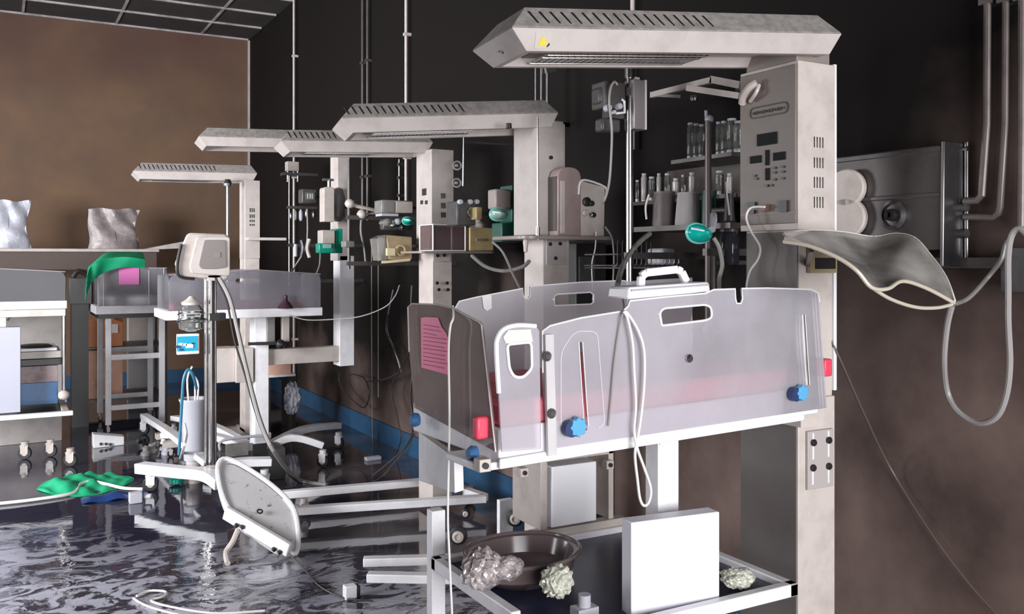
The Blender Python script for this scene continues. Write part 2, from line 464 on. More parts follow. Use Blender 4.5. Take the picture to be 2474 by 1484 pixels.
win(1, (-1.8, 2.4, YB - .1, YB - .04, .45, 2.15), 'x')
win(2, (XL - .1, XL - .04, 2.4, 4.8, 1.0, 2.5), 'y')
win(3, (XL - .1, XL - .04, 6.6, 9.2, 1.0, 2.5), 'y')
b = MB(); b.box(XL - T, XW + T, YB - T, YF + T, HC, HC + .1); struct(b, 'ceiling', ceil_m)
# metal grid of the suspended ceiling (far strip is what shows)
b = MB()
y = YF - .005
k = 0
while y > 4.0:
    b.box(XL, XW - .02, y - .02, y, HC - .02, HC - .001); y -= .62
x = XW - .55
while x > -3:
    b.box(x - .012, x + .012, 4.0, YF - .03, HC - .012, HC - .0015); x -= .9
struct(b, 'trim_1', tbar_m)
# pale corner bead where the two walls meet
b = MB(); b.box(XW - .022, XW - .001, YF - .022, YF - .001, .1, HC - .02); struct(b, 'trim_2', cream)
# skirting board
b = MB(); b.box(XW - .02, XW - .0005, YB + .01, YF - .025, .0, .145); struct(b, 'baseboard_right', blue_m)
b = MB(); b.box(XL + .01, XW - .025, YF - .02, YF - .0005, .0, .145); struct(b, 'baseboard_far', blue_m)

# floor with standing water, silt and painted pale ripple reflections
def floor_mat():
    m = bpy.data.materials.new('flooded_floor'); m.use_nodes = True
    N = m.node_tree.nodes; Lk = m.node_tree.links; b = N['Principled BSDF']
    g = N.new('ShaderNodeNewGeometry')
    mp = N.new('ShaderNodeMapping'); mp.inputs['Scale'].default_value = (.75, 1.1, 1)
    mp.inputs['Rotation'].default_value = (0, 0, .51)
    Lk.new(g.outputs['Position'], mp.inputs['Vector'])
    # ripples
    nr = N.new('ShaderNodeTexNoise'); nr.inputs['Scale'].default_value = 5.0; nr.inputs['Detail'].default_value = 5
    nr.inputs['Distortion'].default_value = 1.0
    Lk.new(mp.outputs[0], nr.inputs['Vector'])
    # ripples only where the water is stirred (near and left)
    sp = N.new('ShaderNodeSeparateXYZ'); Lk.new(g.outputs['Position'], sp.inputs[0])
    ra = N.new('ShaderNodeMath'); ra.operation = 'MULTIPLY_ADD'; ra.inputs[1].default_value = .9
    Lk.new(sp.outputs['X'], ra.inputs[0]); Lk.new(sp.outputs['Y'], ra.inputs[2])
    rm = N.new('ShaderNodeMapRange'); rm.inputs['From Min'].default_value = 5.6; rm.inputs['From Max'].default_value = 4.6
    rm.inputs['To Min'].default_value = 0.02; rm.inputs['To Max'].default_value = .2
    Lk.new(ra.outputs[0], rm.inputs['Value'])
    bp = N.new('ShaderNodeBump'); bp.inputs['Distance'].default_value = .06
    Lk.new(rm.outputs[0], bp.inputs['Strength']); Lk.new(nr.outputs['Fac'], bp.inputs['Height'])
    Lk.new(bp.outputs['Normal'], b.inputs['Normal'])
    # pale patches: bright ripple reflections painted into the water colour
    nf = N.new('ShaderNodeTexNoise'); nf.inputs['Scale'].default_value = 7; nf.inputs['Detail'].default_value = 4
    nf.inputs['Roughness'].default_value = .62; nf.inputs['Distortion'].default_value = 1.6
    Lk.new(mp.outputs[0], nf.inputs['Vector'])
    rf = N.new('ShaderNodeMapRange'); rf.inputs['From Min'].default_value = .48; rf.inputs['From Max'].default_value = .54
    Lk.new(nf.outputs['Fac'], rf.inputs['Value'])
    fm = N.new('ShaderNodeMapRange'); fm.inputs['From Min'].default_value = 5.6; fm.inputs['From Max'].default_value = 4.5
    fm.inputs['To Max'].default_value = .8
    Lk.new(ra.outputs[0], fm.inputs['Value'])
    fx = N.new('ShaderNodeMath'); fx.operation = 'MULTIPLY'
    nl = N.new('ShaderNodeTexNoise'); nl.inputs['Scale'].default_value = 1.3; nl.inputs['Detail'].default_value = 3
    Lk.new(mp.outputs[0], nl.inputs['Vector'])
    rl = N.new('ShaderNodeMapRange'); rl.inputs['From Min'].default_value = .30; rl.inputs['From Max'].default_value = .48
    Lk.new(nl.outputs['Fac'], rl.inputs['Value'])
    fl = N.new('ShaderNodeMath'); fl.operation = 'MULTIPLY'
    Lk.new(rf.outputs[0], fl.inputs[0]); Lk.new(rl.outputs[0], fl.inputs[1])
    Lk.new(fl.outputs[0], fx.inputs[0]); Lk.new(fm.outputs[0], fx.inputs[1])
    # silt patches near the right wall
    ns = N.new('ShaderNodeTexNoise'); ns.inputs['Scale'].default_value = 1.6; ns.inputs['Detail'].default_value = 8
    Lk.new(g.outputs['Position'], ns.inputs['Vector'])
    rs = N.new('ShaderNodeMapRange'); rs.inputs['From Min'].default_value = .42; rs.inputs['From Max'].default_value = .62
    Lk.new(ns.outputs['Fac'], rs.inputs['Value'])
    sm = N.new('ShaderNodeMapRange'); sm.inputs['From Min'].default_value = 5.0; sm.inputs['From Max'].default_value = 3.9
    sm.inputs['To Max'].default_value = .7
    Lk.new(sp.outputs['Y'], sm.inputs['Value'])
    sx = N.new('ShaderNodeMapRange'); sx.inputs['From Min'].default_value = .9; sx.inputs['From Max'].default_value = 1.7
    Lk.new(sp.outputs['X'], sx.inputs['Value'])
    s1 = N.new('ShaderNodeMath'); s1.operation = 'MULTIPLY'; Lk.new(rs.outputs[0], s1.inputs[0]); Lk.new(sx.outputs[0], s1.inputs[1])
    s2 = N.new('ShaderNodeMath'); s2.operation = 'MULTIPLY'; s2.inputs[1].default_value = .7; Lk.new(s1.outputs[0], s2.inputs[0])
    a = N.new('ShaderNodeMix'); a.data_type = 'RGBA'
    a.inputs['A'].default_value = (.022, .021, .040, 1); a.inputs['B'].default_value = (.17, .15, .145, 1)
    Lk.new(s2.outputs[0], a.inputs['Factor'])
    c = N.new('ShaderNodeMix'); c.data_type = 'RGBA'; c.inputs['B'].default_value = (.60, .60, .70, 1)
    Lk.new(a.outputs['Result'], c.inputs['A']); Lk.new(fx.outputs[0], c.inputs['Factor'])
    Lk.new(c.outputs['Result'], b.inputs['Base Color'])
    rr = N.new('ShaderNodeMapRange'); rr.inputs['To Min'].default_value = .045; rr.inputs['To Max'].default_value = .4
    Lk.new(fx.outputs[0], rr.inputs['Value'])
    Lk.new(rr.outputs[0], b.inputs['Roughness'])
    b.inputs['Specular IOR Level'].default_value = .95
    b.inputs['IOR'].default_value = 1.6
    return m
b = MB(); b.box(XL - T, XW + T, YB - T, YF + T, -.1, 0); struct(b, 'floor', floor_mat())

# ================================================================= conduits and pipes on the right wall
def vpipe(name, px, pylo, pyhi, off, r, m, label, cat='pipe', hi=None, lo=None):
    p = fX(px, 600, XW - off)
    z0 = fX(px, pylo, XW - off).z if lo is None else lo
    z1 = fX(px, pyhi, XW - off).z if hi is None else hi
    b = MB(); b.cyl((p.x, p.y, z0), (p.x, p.y, z1), r, seg=12)
    for zz in (z0 + (z1 - z0) * .15, z0 + (z1 - z0) * .55, z0 + (z1 - z0) * .85):
        b.box(p.x - r * 1.5, XW - .001, p.y - r * 1.6, p.y + r * 1.6, zz, zz + .02)
    return tag(b.build(name, m), label, cat)
vpipe('conduit_pipe', 710, 1150, 0, .04, .011, cream, 'thin pale conduit running floor to ceiling beside the far corner', hi=HC, lo=.0)
vpipe('conduit_pipe', 876, 0, 0, .03, .012, dsteel, 'left one of the two dark sooty conduits side by side on the black wall', hi=HC, lo=1.70)
vpipe('conduit_pipe', 888, 0, 0, .03, .012, dsteel, 'right one of the two dark sooty conduits side by side on the black wall', hi=HC, lo=1.70)
vpipe('conduit_pipe', 981, 0, 0, .035, .011, cream, 'pale conduit on the black wall passing behind the second warmer hood', hi=HC, lo=1.78)
vpipe('conduit_pipe', 965, 0, 0, .035, .009, steel, 'short steel conduit just left of the pale one, below the third warmer hood', hi=2.12, lo=1.80)
vpipe('conduit_pipe', 1528, 0, 0, .03, .010, cream, 'short pale conduit seen above the nearest warmer hood', hi=HC, lo=1.9)

# copper gas pipes on the right, with the elbow at their feet
def gaspipe(label, pts, r, m):
    P = [fX(x, y, XW - .045) for x, y in pts]
    P[0].z = HC
    b = MB(); b.tube(P, r, 10)
    for p in (P[0] * .75 + P[1] * .25,):
        pass
    q = P[1].copy(); q.z += .35
    b.box(q.x - r, XW - .001, q.y - .02, q.y + .02, q.z, q.z + .02)
    return tag(b.build('gas_pipe', m), label, 'pipe')
gaspipe('copper gas pipe nearest the stainless wall unit, bending into its upper socket', [(2393, 0), (2384, 300), (2374, 440), (2372, 472), (2360, 484), (2330, 486)], .011, brass)
gaspipe('copper gas pipe in the middle, bending into the lower socket of the wall unit', [(2440, 0), (2428, 300), (2416, 500), (2412, 515), (2400, 525), (2330, 524)], .010, brass)
gaspipe('thick grey gas pipe at the right edge of the picture', [(2470, 0), (2468, 300), (2466, 548)], .010, brass)

# ================================================================= stainless medical gas wall unit
def gas_unit():
    # the near end plate is what the light catches
    yn = 1.728
    yfar = yn + .62
    zt, zb = 1.4 + 285 * 2.95 / F, 1.4
    t = fX(2285, 340, XW - .11); d = fX(2285, 620, XW - .11)
    zt, zb = t.z, d.z
    r = thing('medical_gas_wall_unit', 'long stainless steel medical gas unit fixed to the right wall above the rail', 'gas unit', (XW - .08, yn + .3, zb))
    x0 = XW - .11; x1 = XW - .002
    b = MB()
    b.box(x0, x1, yn + .012, yfar, zb + .02, zt - .01)
    b.box(x0 - .006, x0 + .002, yn + .012, yfar, zb + (zt - zb) * .52, zb + (zt - zb) * .56)
    b.box(x0 - .004, x0 + .002, yn + .012, yfar, zt - .03, zt - .012)
    b.build('housing', dsteel, r, bevel=.004)
    b = MB(); b.hexa([(x0 - .012, yn, zb - .03), (x1, yn, zb - .03), (x1, yn + .012, zb - .03), (x0 - .012, yn + .012, zb - .03)],
                     [(x0 - .006, yn, zt), (x1, yn, zt), (x1, yn + .012, zt), (x0 - .006, yn + .012, zt)])
    b.build('end_plate', steel, r, bevel=.003, label='bright steel end plate')
    b = MB(); b.cyl((x1 - .02, yn - .008, zb - .03), (x1 - .02, yn - .008, zt), .0055, seg=10)
    b.cyl((x1 - .02, yn - .014, zt - .02), (x1 - .02, yn, zt - .02), .008)
    b.build('corner_rod', chrome, r)
    # outlets on the long face
    for px, py in ((2163, 520), (2068, 524)):
        c = fX(px, py, x0)
        o = MB(); o.lathe(c, [(.048, 0), (.048, .012), (.036, .02), (.034, .012), (.001, .012)], 24, (-1, 0, 0))
        o = o.build('gas_outlet', steel, r)
        k = MB(); k.lathe(c + V(-.012, 0, 0), [(.02, 0), (.018, .018), (.008, .02), (.007, .006), (.001, .006)], 16, (-1, 0, 0)); k.build('outlet_valve', dark, o)
    for px, py, rr in ((2040, 455, .062), (2040, 527, .066)):
        c = fX(px, py, x0 - .03)
        o = MB(); o.lathe(c + V(.03, 0, 0), [(rr * .5, 0), (rr * .5, .02), (rr, .025), (rr, .045), (rr * .92, .052), (.001, .052)], 28, (-1, -.35, 0))
        o.build('gauge_cover', cream, r, label='round pale gauge cover')
    for zf in (.2, .43):
        b = MB(); z = zb + (zt - zb) * zf
        b.cyl((x1 - .035, yn - .02, z), (x1 - .035, yn + .001, z), .014); b.build('pipe_socket', dsteel, r)
gas_unit()
# long rail under the unit
p0 = fX(2476, 632, XW - .03); p1 = fX(2290, 632, XW - .03)
b = MB(); b.box(XW - .035, XW - .001, .6, p1.y + .1, p1.z - .02, p1.z + .012)
tag(b.build('wall_rail', dsteel), 'sooty horizontal steel wall rail below the medical gas unit', 'rail')
# bracket that holds the coiled hose at the right edge
b = MB()
c = fX(2462, 600, XW - .10)
b.box(c.x - .02, XW - .001, c.y - .05, c.y + .04, c.z - .12, c.z)
tag(b.build('hose_bracket', darkg), 'dark bracket at the right edge where the grey hose hangs', 'bracket')
# hose loop hanging from it up to the heat shield
def hose(name, pts, r, m, label, cat='hose', seg=8, sub=6, closed=False):
    b = MB(); b.tube(pts, r, seg, smooth=sub, closed=closed)
    return tag(b.build(name, m), label, cat)
XH = XW - .16
hose('breathing_hose', [fX(2300, 738, 2.28), fX(2288, 790, 2.30), fX(2281, 870, 2.33), fX(2287, 940, XH), fX(2310, 990, XH), fX(2360, 1022, XH), fX(2405, 1010, XH), fX(2430, 960, XH), fX(2440, 880, XH), fX(2436, 780, XH), fX(2436, 700, XH), fX(2436, 620, XH), fX(2444, 570, XH), fX(2462, 552, XH), fX(2480, 565, XH)],
     .0085, cableg, 'grey hose hanging in a deep U loop from the clear shield to the wall bracket')
hose('rubber_tube', [fX(2305, 735, 2.27), fX(2340, 720, 2.34), fX(2385, 672, XH + .02), fX(2418, 628, XH + .03), fX(2430, 590, XH + .04), fX(2450, 565, XH + .05)], .0065, midg,
     'dark grey tube rising from the tip of the clear shield to the wall bracket', 'tube')
hose('power_cable', [fX(2003, 815, 2.20), fX(2030, 870, 2.23), fX(2085, 995, 2.36), fX(2150, 1130, XW - .03), fX(2250, 1290, XW - .03), fX(2340, 1410, XW - .03), fX(2420, 1500, XW - .03), fX(2500, 1590, XW - .05)], .004, mat('brown_cable', (.10, .075, .06), .4),
     'thin brown power cable running diagonally down the right wall', 'cable')

# ================================================================= hood builder
def hood(root, P0, yaw, tilt, roll, L, w, nslots, s0, s1, sticker=False, hrim=.055, htop=.066, grille=True, pitch_in=.06):
    """P0 near-left rim corner; x runs to the column; returns matrix"""
    M = Matrix.Translation(P0) @ Matrix.Rotation(yaw, 4, 'Z') @ Matrix.Rotation(-tilt, 4, 'Y') @ Matrix.Rotation(roll, 4, 'X')
    def rect(z, i, jn=None):
        jn = i if jn is None else jn
        return [(i, jn, z), (L - i * .6, jn, z), (L - i * .6, w - i, z), (i, w - i, z)]
    b = MB(M)
    b.loft([rect(-hrim + .001, .065, .055), rect(-hrim - .0, .045, .022), rect(0, 0)], cap0=False, cap1=False)
    # recess
    a = rect(-hrim + .001, .065, .055); c = rect(-hrim + .03, .08, .07)
    b.loft([c, a], cap0=True, cap1=False)
    b.mi = 1
    b.loft([rect(0, 0), rect(.006, .003)], False, False)
    b.loft([rect(.006, .003), rect(htop, pitch_in, .058)], False, True)
    b.mi = 2
    for k in range(nslots):
        x = s0 + (s1 - s0) * k / max(1, nslots - 1)
        for (t0, t1) in ((.22, .80),):
            y0 = .058 * t0; z0 = htop * t0; y1 = .058 * t1; z1 = htop * t1
            n = Vector((0, -htop, .058)).normalized() * .0016
            q = [Vector((x, y0, z0)), Vector((x + .008, y0, z0)), Vector((x - .006, y1, z1)), Vector((x - .014, y1, z1))]
            b.hexa([p - n for p in q], [p + n for p in q])
    h = b.build('hood', [hood_m, hood_top, dark], root, bevel=.0025, smooth=False)
    if grille:
        g = MB(M); zz = -hrim + .008
        xa, xb = .14, L * .62
        g.box(xa - .02, xb + .02, .10, w - .08, zz + .014, zz + .02)
        g2 = MB(M)
        n = 26
        for k in range(n):
            x = xa + (xb - xa) * k / (n - 1)
            g2.cyl((x, .10, zz), (x, w - .08, zz), .0022, seg=6)
        for yy in (.11, w * .45, w - .09): g2.cyl((xa, yy, zz - .002), (xb, yy, zz - .002), .003, seg=6)
        g.build('reflector', smoked, h)
        g2.build('heater_grille', chrome, h)
    if sticker:
        s = MB(M)
        def tri(x, z, r, t, mi):
            s.mi = mi
            off = .024 * (-z) / hrim if False else 0
            v = [(x - r, z - r * .62), (x + r, z - r * .62), (x, z + r * 1.05)]
            y = lambda zz: .022 * (-zz) / hrim - t
            s.hexa([(v[0][0], y(v[0][1]), v[0][1]), (v[1][0], y(v[1][1]), v[1][1]), (v[2][0], y(v[2][1]), v[2][1]), (v[2][0] - .0003, y(v[2][1]), v[2][1])],
                   [(v[0][0], y(v[0][1]) + .0008, v[0][1]), (v[1][0], y(v[1][1]) + .0008, v[1][1]), (v[2][0], y(v[2][1]) + .0008, v[2][1]), (v[2][0] - .0003, y(v[2][1]) + .0008, v[2][1])])
        X = .088
        s.mi = 0
        if False: pass
        y = lambda zz: .022 * (-zz) / hrim - .0012
        s.hexa([(X - .022, y(-.048), -.048), (X + .022, y(-.048), -.048), (X + .022, y(-.009), -.009), (X - .022, y(-.009), -.009)],
               [(X - .022, y(-.048) + .001, -.048), (X + .022, y(-.048) + .001, -.048), (X + .022, y(-.009) + .001, -.009), (X - .022, y(-.009) + .001, -.009)])
        tri(X, -.032, .014, .0022, 1); 
        s.mi = 2
        s.hexa([(X + .013, y(-.046) - .001, -.046), (X + .02, y(-.04) - .001, -.04), (X + .018, y(-.034) - .001, -.034), (X + .011, y(-.042) - .001, -.042)],
               [(X + .013, y(-.046), -.046), (X + .02, y(-.04), -.04), (X + .018, y(-.034), -.034), (X + .011, y(-.042), -.042)])
        s.build('warning_sticker', [mat('sticker_paper', (.52, .47, .42), .6), yellow, dark], h, smooth=False, label='yellow triangle warning sticker')
        # small screw latch on the end face
        e = MB(M)
        e.torus((.021, w * .52, -.022), .009, .002, (1, 0, .6), 14, 6); e.torus((.026, w * .47, -.030), .007, .002, (1, 0, .6), 14, 6)
        e.build('end_latch', dark, h)
    return M, h

# ================================================================= WARMER 1 (nearest)
c0 = V(2.05, 1.92, 0)
W1 = thing('infant_warmer', 'nearest infant warmer, large vented hood over a clear-sided bed', 'infant warmer', (2.12, 2.04, 0))
b = MB()
b.box(2.05, 2.205, 1.925, 2.165, 1.486, 1.985)            # housing of the controller
b.mi = 1
for y0, y1 in ((330, 358), (380, 407), (427, 455), (475, 503)):
    a0 = fY(1966, y0, 1.925); a1 = fY(1989, y1, 1.925)
    for k in range(4):
        xx = a0.x + (a1.x - a0.x) * k / 3.4
        b.box(xx, xx + .0045, 1.9235, 1.926, a1.z, a0.z)
b.build('controller_housing', [cream, dark], W1, bevel=.003)
b = MB(); b.box(2.206, 2.218, 1.93, 2.16, 1.0, 1.99); b.cyl((2.219, 1.96, 1.90), (2.224, 1.96, 1.90), .008)
b.build('side_rail', white, W1)
# control panel on the bed side
b = MB(); b.box(2.043, 2.05, 1.93, 2.16, 1.505, 1.975)
cp = b.build('control_panel', panel_m, W1, bevel=.002, label='stained control panel with dark displays, its shade put into the colour')
def pp(x0, y0, x1, y1, nm, m, t=.004, X=2.043, par=None):
    a = fX(x0, (y0 + y1) / 2 + (y1 - y0) / 2, X); c = fX(x1, (y0 + y1) / 2 - (y1 - y0) / 2, X)
    q = MB(); q.box(X - t, X + .001, min(a.y, c.y), max(a.y, c.y), min(a.z, c.z), max(a.z, c.z))
    return q.build(nm, m, par or cp)
dispm = mat('dead_display', (.008, .010, .009), .6, spec=.15)
pp(1831, 318, 1878, 354, 'temperature_display', dispm)
pp(1814, 375, 1840, 396, 'temperature_display', dispm)
pp(1870, 366, 1898, 389, 'temperature_display', dispm)
pp(1851, 362, 1859, 400, 'power_bar_display', dispm); pp(1851, 406, 1860, 436, 'power_bar_display', dispm)
for (x, y) in ((1826, 425), (1830, 432), (1874, 406), (1894, 403), (1874, 417), (1894, 415), (1874, 434), (1894, 431), (1855, 449), (1866, 448)):
    pp(x - 2.5, y - 3, x + 2.5, y + 3, 'button', dark, .005)
pp(1811, 488, 1828, 500, 'probe_socket', dark, .008); pp(1812, 508, 1826, 518, 'probe_socket', dark, .008)
pp(1844, 494, 1860, 511, 'probe_plug', mat('brown_plug', (.12, .05, .04), .4), .02)
pp(1888, 484, 1905, 514, 'power_switch', dark, .008)
pp(1792, 515, 1925, 518, 'panel_edge_line', smoked, .003)
# name badge: rounded outline with worn unreadable line of lettering
q0 = fX(1812, 283, 2.043); q1 = fX(1906, 250, 2.043)
ea = V(0, -1, 0); eb = V(0, 0, 1)
w_ = abs(q1.y - q0.y); zc = (q0.z + q1.z) / 2
plate('name_badge', dark, cp, V(2.0415, q0.y, zc), ea, eb, [roundrect(0, -.018, w_, .018, .017), roundrect(.004, -.014, w_ - .004, .014, .013)], .0015)
b = MB()
yy = q0.y - .012
for k, wd in enumerate((.006, .003, .008, .004, .007, .009, .004, .006, .011, .005, .009, .008, .012, .006)):
    hh = .004 + .003 * ((k * 7) % 3) / 2
    b.box(2.0405, 2.0428, yy - wd, yy, zc - hh, zc + hh * .6); yy -= wd + .0035
    if yy < q1.y + .015: break
b.build('worn_lettering', mat('worn_grey_print', (.06, .05, .045), .6), cp)
# carrying handle stub at the top left of the panel
b = MB(); b.tube([fX(1793, 250, 2.03), fX(1797, 232, 2.02), fX(1810, 212, 2.015), fX(1828, 200, 2.025)], .012, 8, smooth=4)
b.tube([fX(1812, 245, 2.03), fX(1826, 225, 2.02), fX(1834, 205, 2.03)], .006, 8, smooth=4)
b.build('molten_label_holder', beigep, cp, label='curled pale plastic strip')
# column
b = MB()
b.box(2.065, 2.205, 1.935, 2.155, .02, 1.49)
b.box(2.05, 2.205, 1.925, 2.165, .02, .985)
W1col = b.build('column', cream, W1, bevel=.003)
b = MB(); b.box(2.046, 2.051, 1.93, 2.16, .03, .98); b.box(2.061, 2.066, 1.94, 2.15, .99, 1.48); b.build('shade_skin', sideskin, W1col, label='grey side facing the bed, shade put into its colour')
b = MB(); p = fY(1950, 660, 1.93); q = fY(2015, 610, 1.93)
b.box(p.x, q.x, 1.918, 1.93, p.z, q.z + .06); b.mi = 1
b.box(p.x + .02, q.x - .01, 1.915, 1.919, p.z + .012, p.z + .045)
b.build('bracket', [mat('yellowed_bracket', (.30, .24, .14), .5), dark], W1, smooth=False)
b = MB()
A = fY(1950, 1185, 1.918); B = fY(2012, 1035, 1.918)
b.box(A.x, B.x, 1.915, 1.925, A.z, B.z)
mp_ = b.build('mounting_plate', steel and mat('grey_bracket_plate', (.42, .38, .365), .5), W1, bevel=.002)
for x, y in ((1966, 1070), (2003, 1064), (1965, 1131), (2003, 1127)):
    p = fY(x, y, 1.912)
    b = MB()
    b.lathe(p + V(0, .003, 0), [(.0105, 0), (.0105, .006), (.008, .009), (.001, .009)], 14, (0, -1, 0))
    b.build('bolt', dark, mp_)
    b2 = MB()
    b2.box(p.x - .003, p.x + .003, 1.9135, 1.916, p.z - .05, p.z + (.028 if y < 1100 else 0))
    b2.build('bolt_slot', white, mp_)
# hood
hood(W1, fD(1237, 67, 2.32), math.radians(-9.5), math.radians(3.9), math.radians(2.0), 1.03, .335, 18, .075, .60, sticker=True)
b = MB(); b.box(2.06, 2.2, 1.94, 2.15, 1.98, 2.035); b.build('hood_arm', smoked, W1, bevel=.003)

# --- bed
YAWB = math.radians(2.0)
U = V(math.cos(YAWB), math.sin(YAWB), 0); Nn = V(-math.sin(YAWB), math.cos(YAWB), 0)
A0 = V(.95, 1.755, 0); WB = .46
def on(px, py, off=0.0): return fP(px, py, A0 + Nn * off, Nn)          # on a plane parallel to the near side
def uh(px, py, off=0.0):
    p = on(px, py, off) - A0; return (p.dot(U), p.z)
def oe(px, py, off=0.0): return fP(px, py, A0 + U * off, U)            # on the left end plane
def vh(px, py, off=0.0):
    p = oe(px, py, off) - A0; return (p.dot(Nn), p.z)
Z3 = V(0, 0, 1)
def LB(u, v, z): return A0 + U * u + Nn * v + Z3 * z
def boxL(b, u0, u1, v0, v1, z0, z1, dz=0.0):
    """box in the bed frame, dz = rise towards the column"""
    b.hexa([LB(u0, v0, z0), LB(u1, v0, z0 + dz), LB(u1, v1, z0 + dz), LB(u0, v1, z0)],
           [LB(u0, v0, z1), LB(u1, v0, z1 + dz), LB(u1, v1, z1 + dz), LB(u0, v1, z1)])
    return b
DZ = .018
b = MB(); boxL(b, .006, 1.04, .003, WB - .014, .95, 1.026, DZ); bt = b.build('bed_tray', white, W1, bevel=.004)
b = MB(); boxL(b, -.045, .985, .004, WB - .3, .935, .952, DZ)
b.build('bed_rail', white, W1, bevel=.003)
b = MB(); boxL(b, .012, .98, .005, WB - .03, 1.026, 1.085, DZ); b.build('mattress', pinkm, W1, bevel=.012)
b = MB(); b.box(1.98, 2.07, 1.85, 2.1, .92, .985); b.build('bed_arm', cream, W1)
# clear near side panel with its slots, handle opening and wire notch
outer = [uh(*p) for p in ((1322, 1085), (1308, 900), (1307, 800), (1325, 787), (1400, 768), (1500, 752), (1514, 740), (1518, 727), (1600, 718), (1700, 709), (1720, 700), (1772, 698), (1773, 722), (1776, 733), (1786, 733), (1790, 722), (1788, 697), (1850, 696), (1955, 699), (1972, 708), (1976, 730), (1994, 985))]
hole = rounded([uh(*p) for p in ((1595, 786), (1590, 755), (1600, 745), (1700, 736), (1714, 742), (1716, 768), (1700, 774), (1600, 786))], .012, 3)
sl1 = [uh(*p) for p in ((1395, 826), (1404, 826), (1418, 1030), (1408, 1030))]
sl2 = [uh(*p) for p in ((1934, 760), (1941, 760), (1952, 930), (1944, 930))]
o3 = A0 - Nn * .003
plate('side_panel', acry_n, W1, o3, U, Z3, [outer, hole, sl1, sl2], .005)
def rim(b, pts, r, closed=False):
    b.tube([o3 - Nn * .003 + U * a + Z3 * c for a, c in pts], r, 6, closed=closed)
b = MB(); rim(b, outer[1:21], .0022); rim(b, hole, .003, True)
for s_ in (sl1, sl2): rim(b, s_, .0012, True)
rim(b, rounded([uh(*p) for p in ((1352, 1040), (1352, 850), (1385, 800), (1440, 800), (1458, 1030))], .02), .0006)
b.build('side_panel_edge', edge_m, W1, label='bright polished edge of the clear side panel')
# far side panel
offF = WB - .01
outf = [uh(*(p + (offF,))) for p in ((1103, 1000), (1098, 745), (1108, 728), (1150, 718), (1261, 697), (1262, 714), (1267, 722), (1275, 722), (1280, 712), (1280, 692), (1400, 682), (1500, 678), (1516, 680))]
outf += [(0.98, 1.34), (.98, 1.0)]
holef = [uh(*(p + (offF,))) for p in ((1338, 738), (1337, 716), (1344, 711), (1424, 706), (1432, 712), (1432, 730), (1426, 735))]
plate('side_panel', acry_f, W1, A0 + Nn * offF, U, Z3, [outf, holef], .005)
b = MB()
b.tube([A0 + Nn * (offF - .004) + U * a + Z3 * c for a, c in outf[1:13]], .002, 6)
b.tube([A0 + Nn * (offF - .004) + U * a + Z3 * c for a, c in holef], .0025, 6, closed=True)
b.build('side_panel_edge', edge_m, W1)
# left end panel
oute = [vh(*p) for p in ((1200, 1092), (1166, 785), (1160, 778), (1098, 745), (1060, 736), (998, 734), (988, 742), (991, 850), (1003, 985))]
plate('end_panel', acry_e, W1, A0, Nn, Z3, [oute], .005)
b = MB(); b.tube([A0 - U * .003 + Nn * a + Z3 * c for a, c in oute[0:8]], .002, 6)
b.build('end_panel_edge', mat('dull_acrylic_edge', (.48, .43, .42), .3), W1)
# red clip blocks inside the corner
b = MB(); p = uh(1188, 1020); boxL(b, p[0] - .02, p[0] + .012, .03, .055, 1.0, 1.05); b.build('red_corner_clip', redm, W1, bevel=.006)
b = MB(); b.hexa(*[[LB(*q) for q in r_] for r_ in ((( -.0, .05, 1.02), (.03, .05, 1.02), (.03, .42, 1.02), (.0, .42, 1.02)), ((.0, .06, 1.13), (.03, .06, 1.12), (.03, .42, 1.09), (.0, .42, 1.1)))]) 
b.build('folded_cover', mat('dark_red_cover', (.16, .03, .035), .7), W1)
b = MB(); p = on(2000, 885, .02); b.box(p.x - .012, p.x + .02, p.y, p.y + .06, p.z - .03, p.z + .02); b.build('red_corner_clip', redm, W1, bevel=.005)
# white arched end flap with its window
fl = [uh(*(p + (-.016,))) for p in ((1212, 1092), (1205, 960), (1198, 850), (1200, 815), (1216, 792), (1250, 783), (1292, 785), (1302, 800), (1306, 1085))]
wn = rounded([uh(*(p + (-.016,))) for p in ((1223, 832), (1281, 826), (1283, 890), (1262, 912), (1240, 911), (1228, 890))], .01, 3)
plate('end_flap', acry_n, W1, A0 - Nn * .016, U, Z3, [fl, wn], .004)
b = MB()
ring = [uh(*(p + (-.02,))) for p in ((1205, 950), (1199, 850), (1202, 817), (1218, 795), (1250, 786), (1294, 788))]
b.tube([A0 - Nn * .02 + U * a + Z3 * c for a, c in ring], .0055, 8, smooth=4)
b.tube([A0 - Nn * .02 + U * a + Z3 * c for a, c in wn], .0035, 8, closed=True)
pa = on(1206, 800, -.02); 
q = [uh(*(p + (-.02,))) for p in ((1222, 830), (1216, 815), (1228, 798), (1282, 796), (1288, 826))]
b.build('flap_frame', edge_m, W1)
plate('flap_label', mat('frosted_label', (.62, .58, .54), .6), W1, A0 - Nn * .0195, U, Z3, [q], .001)
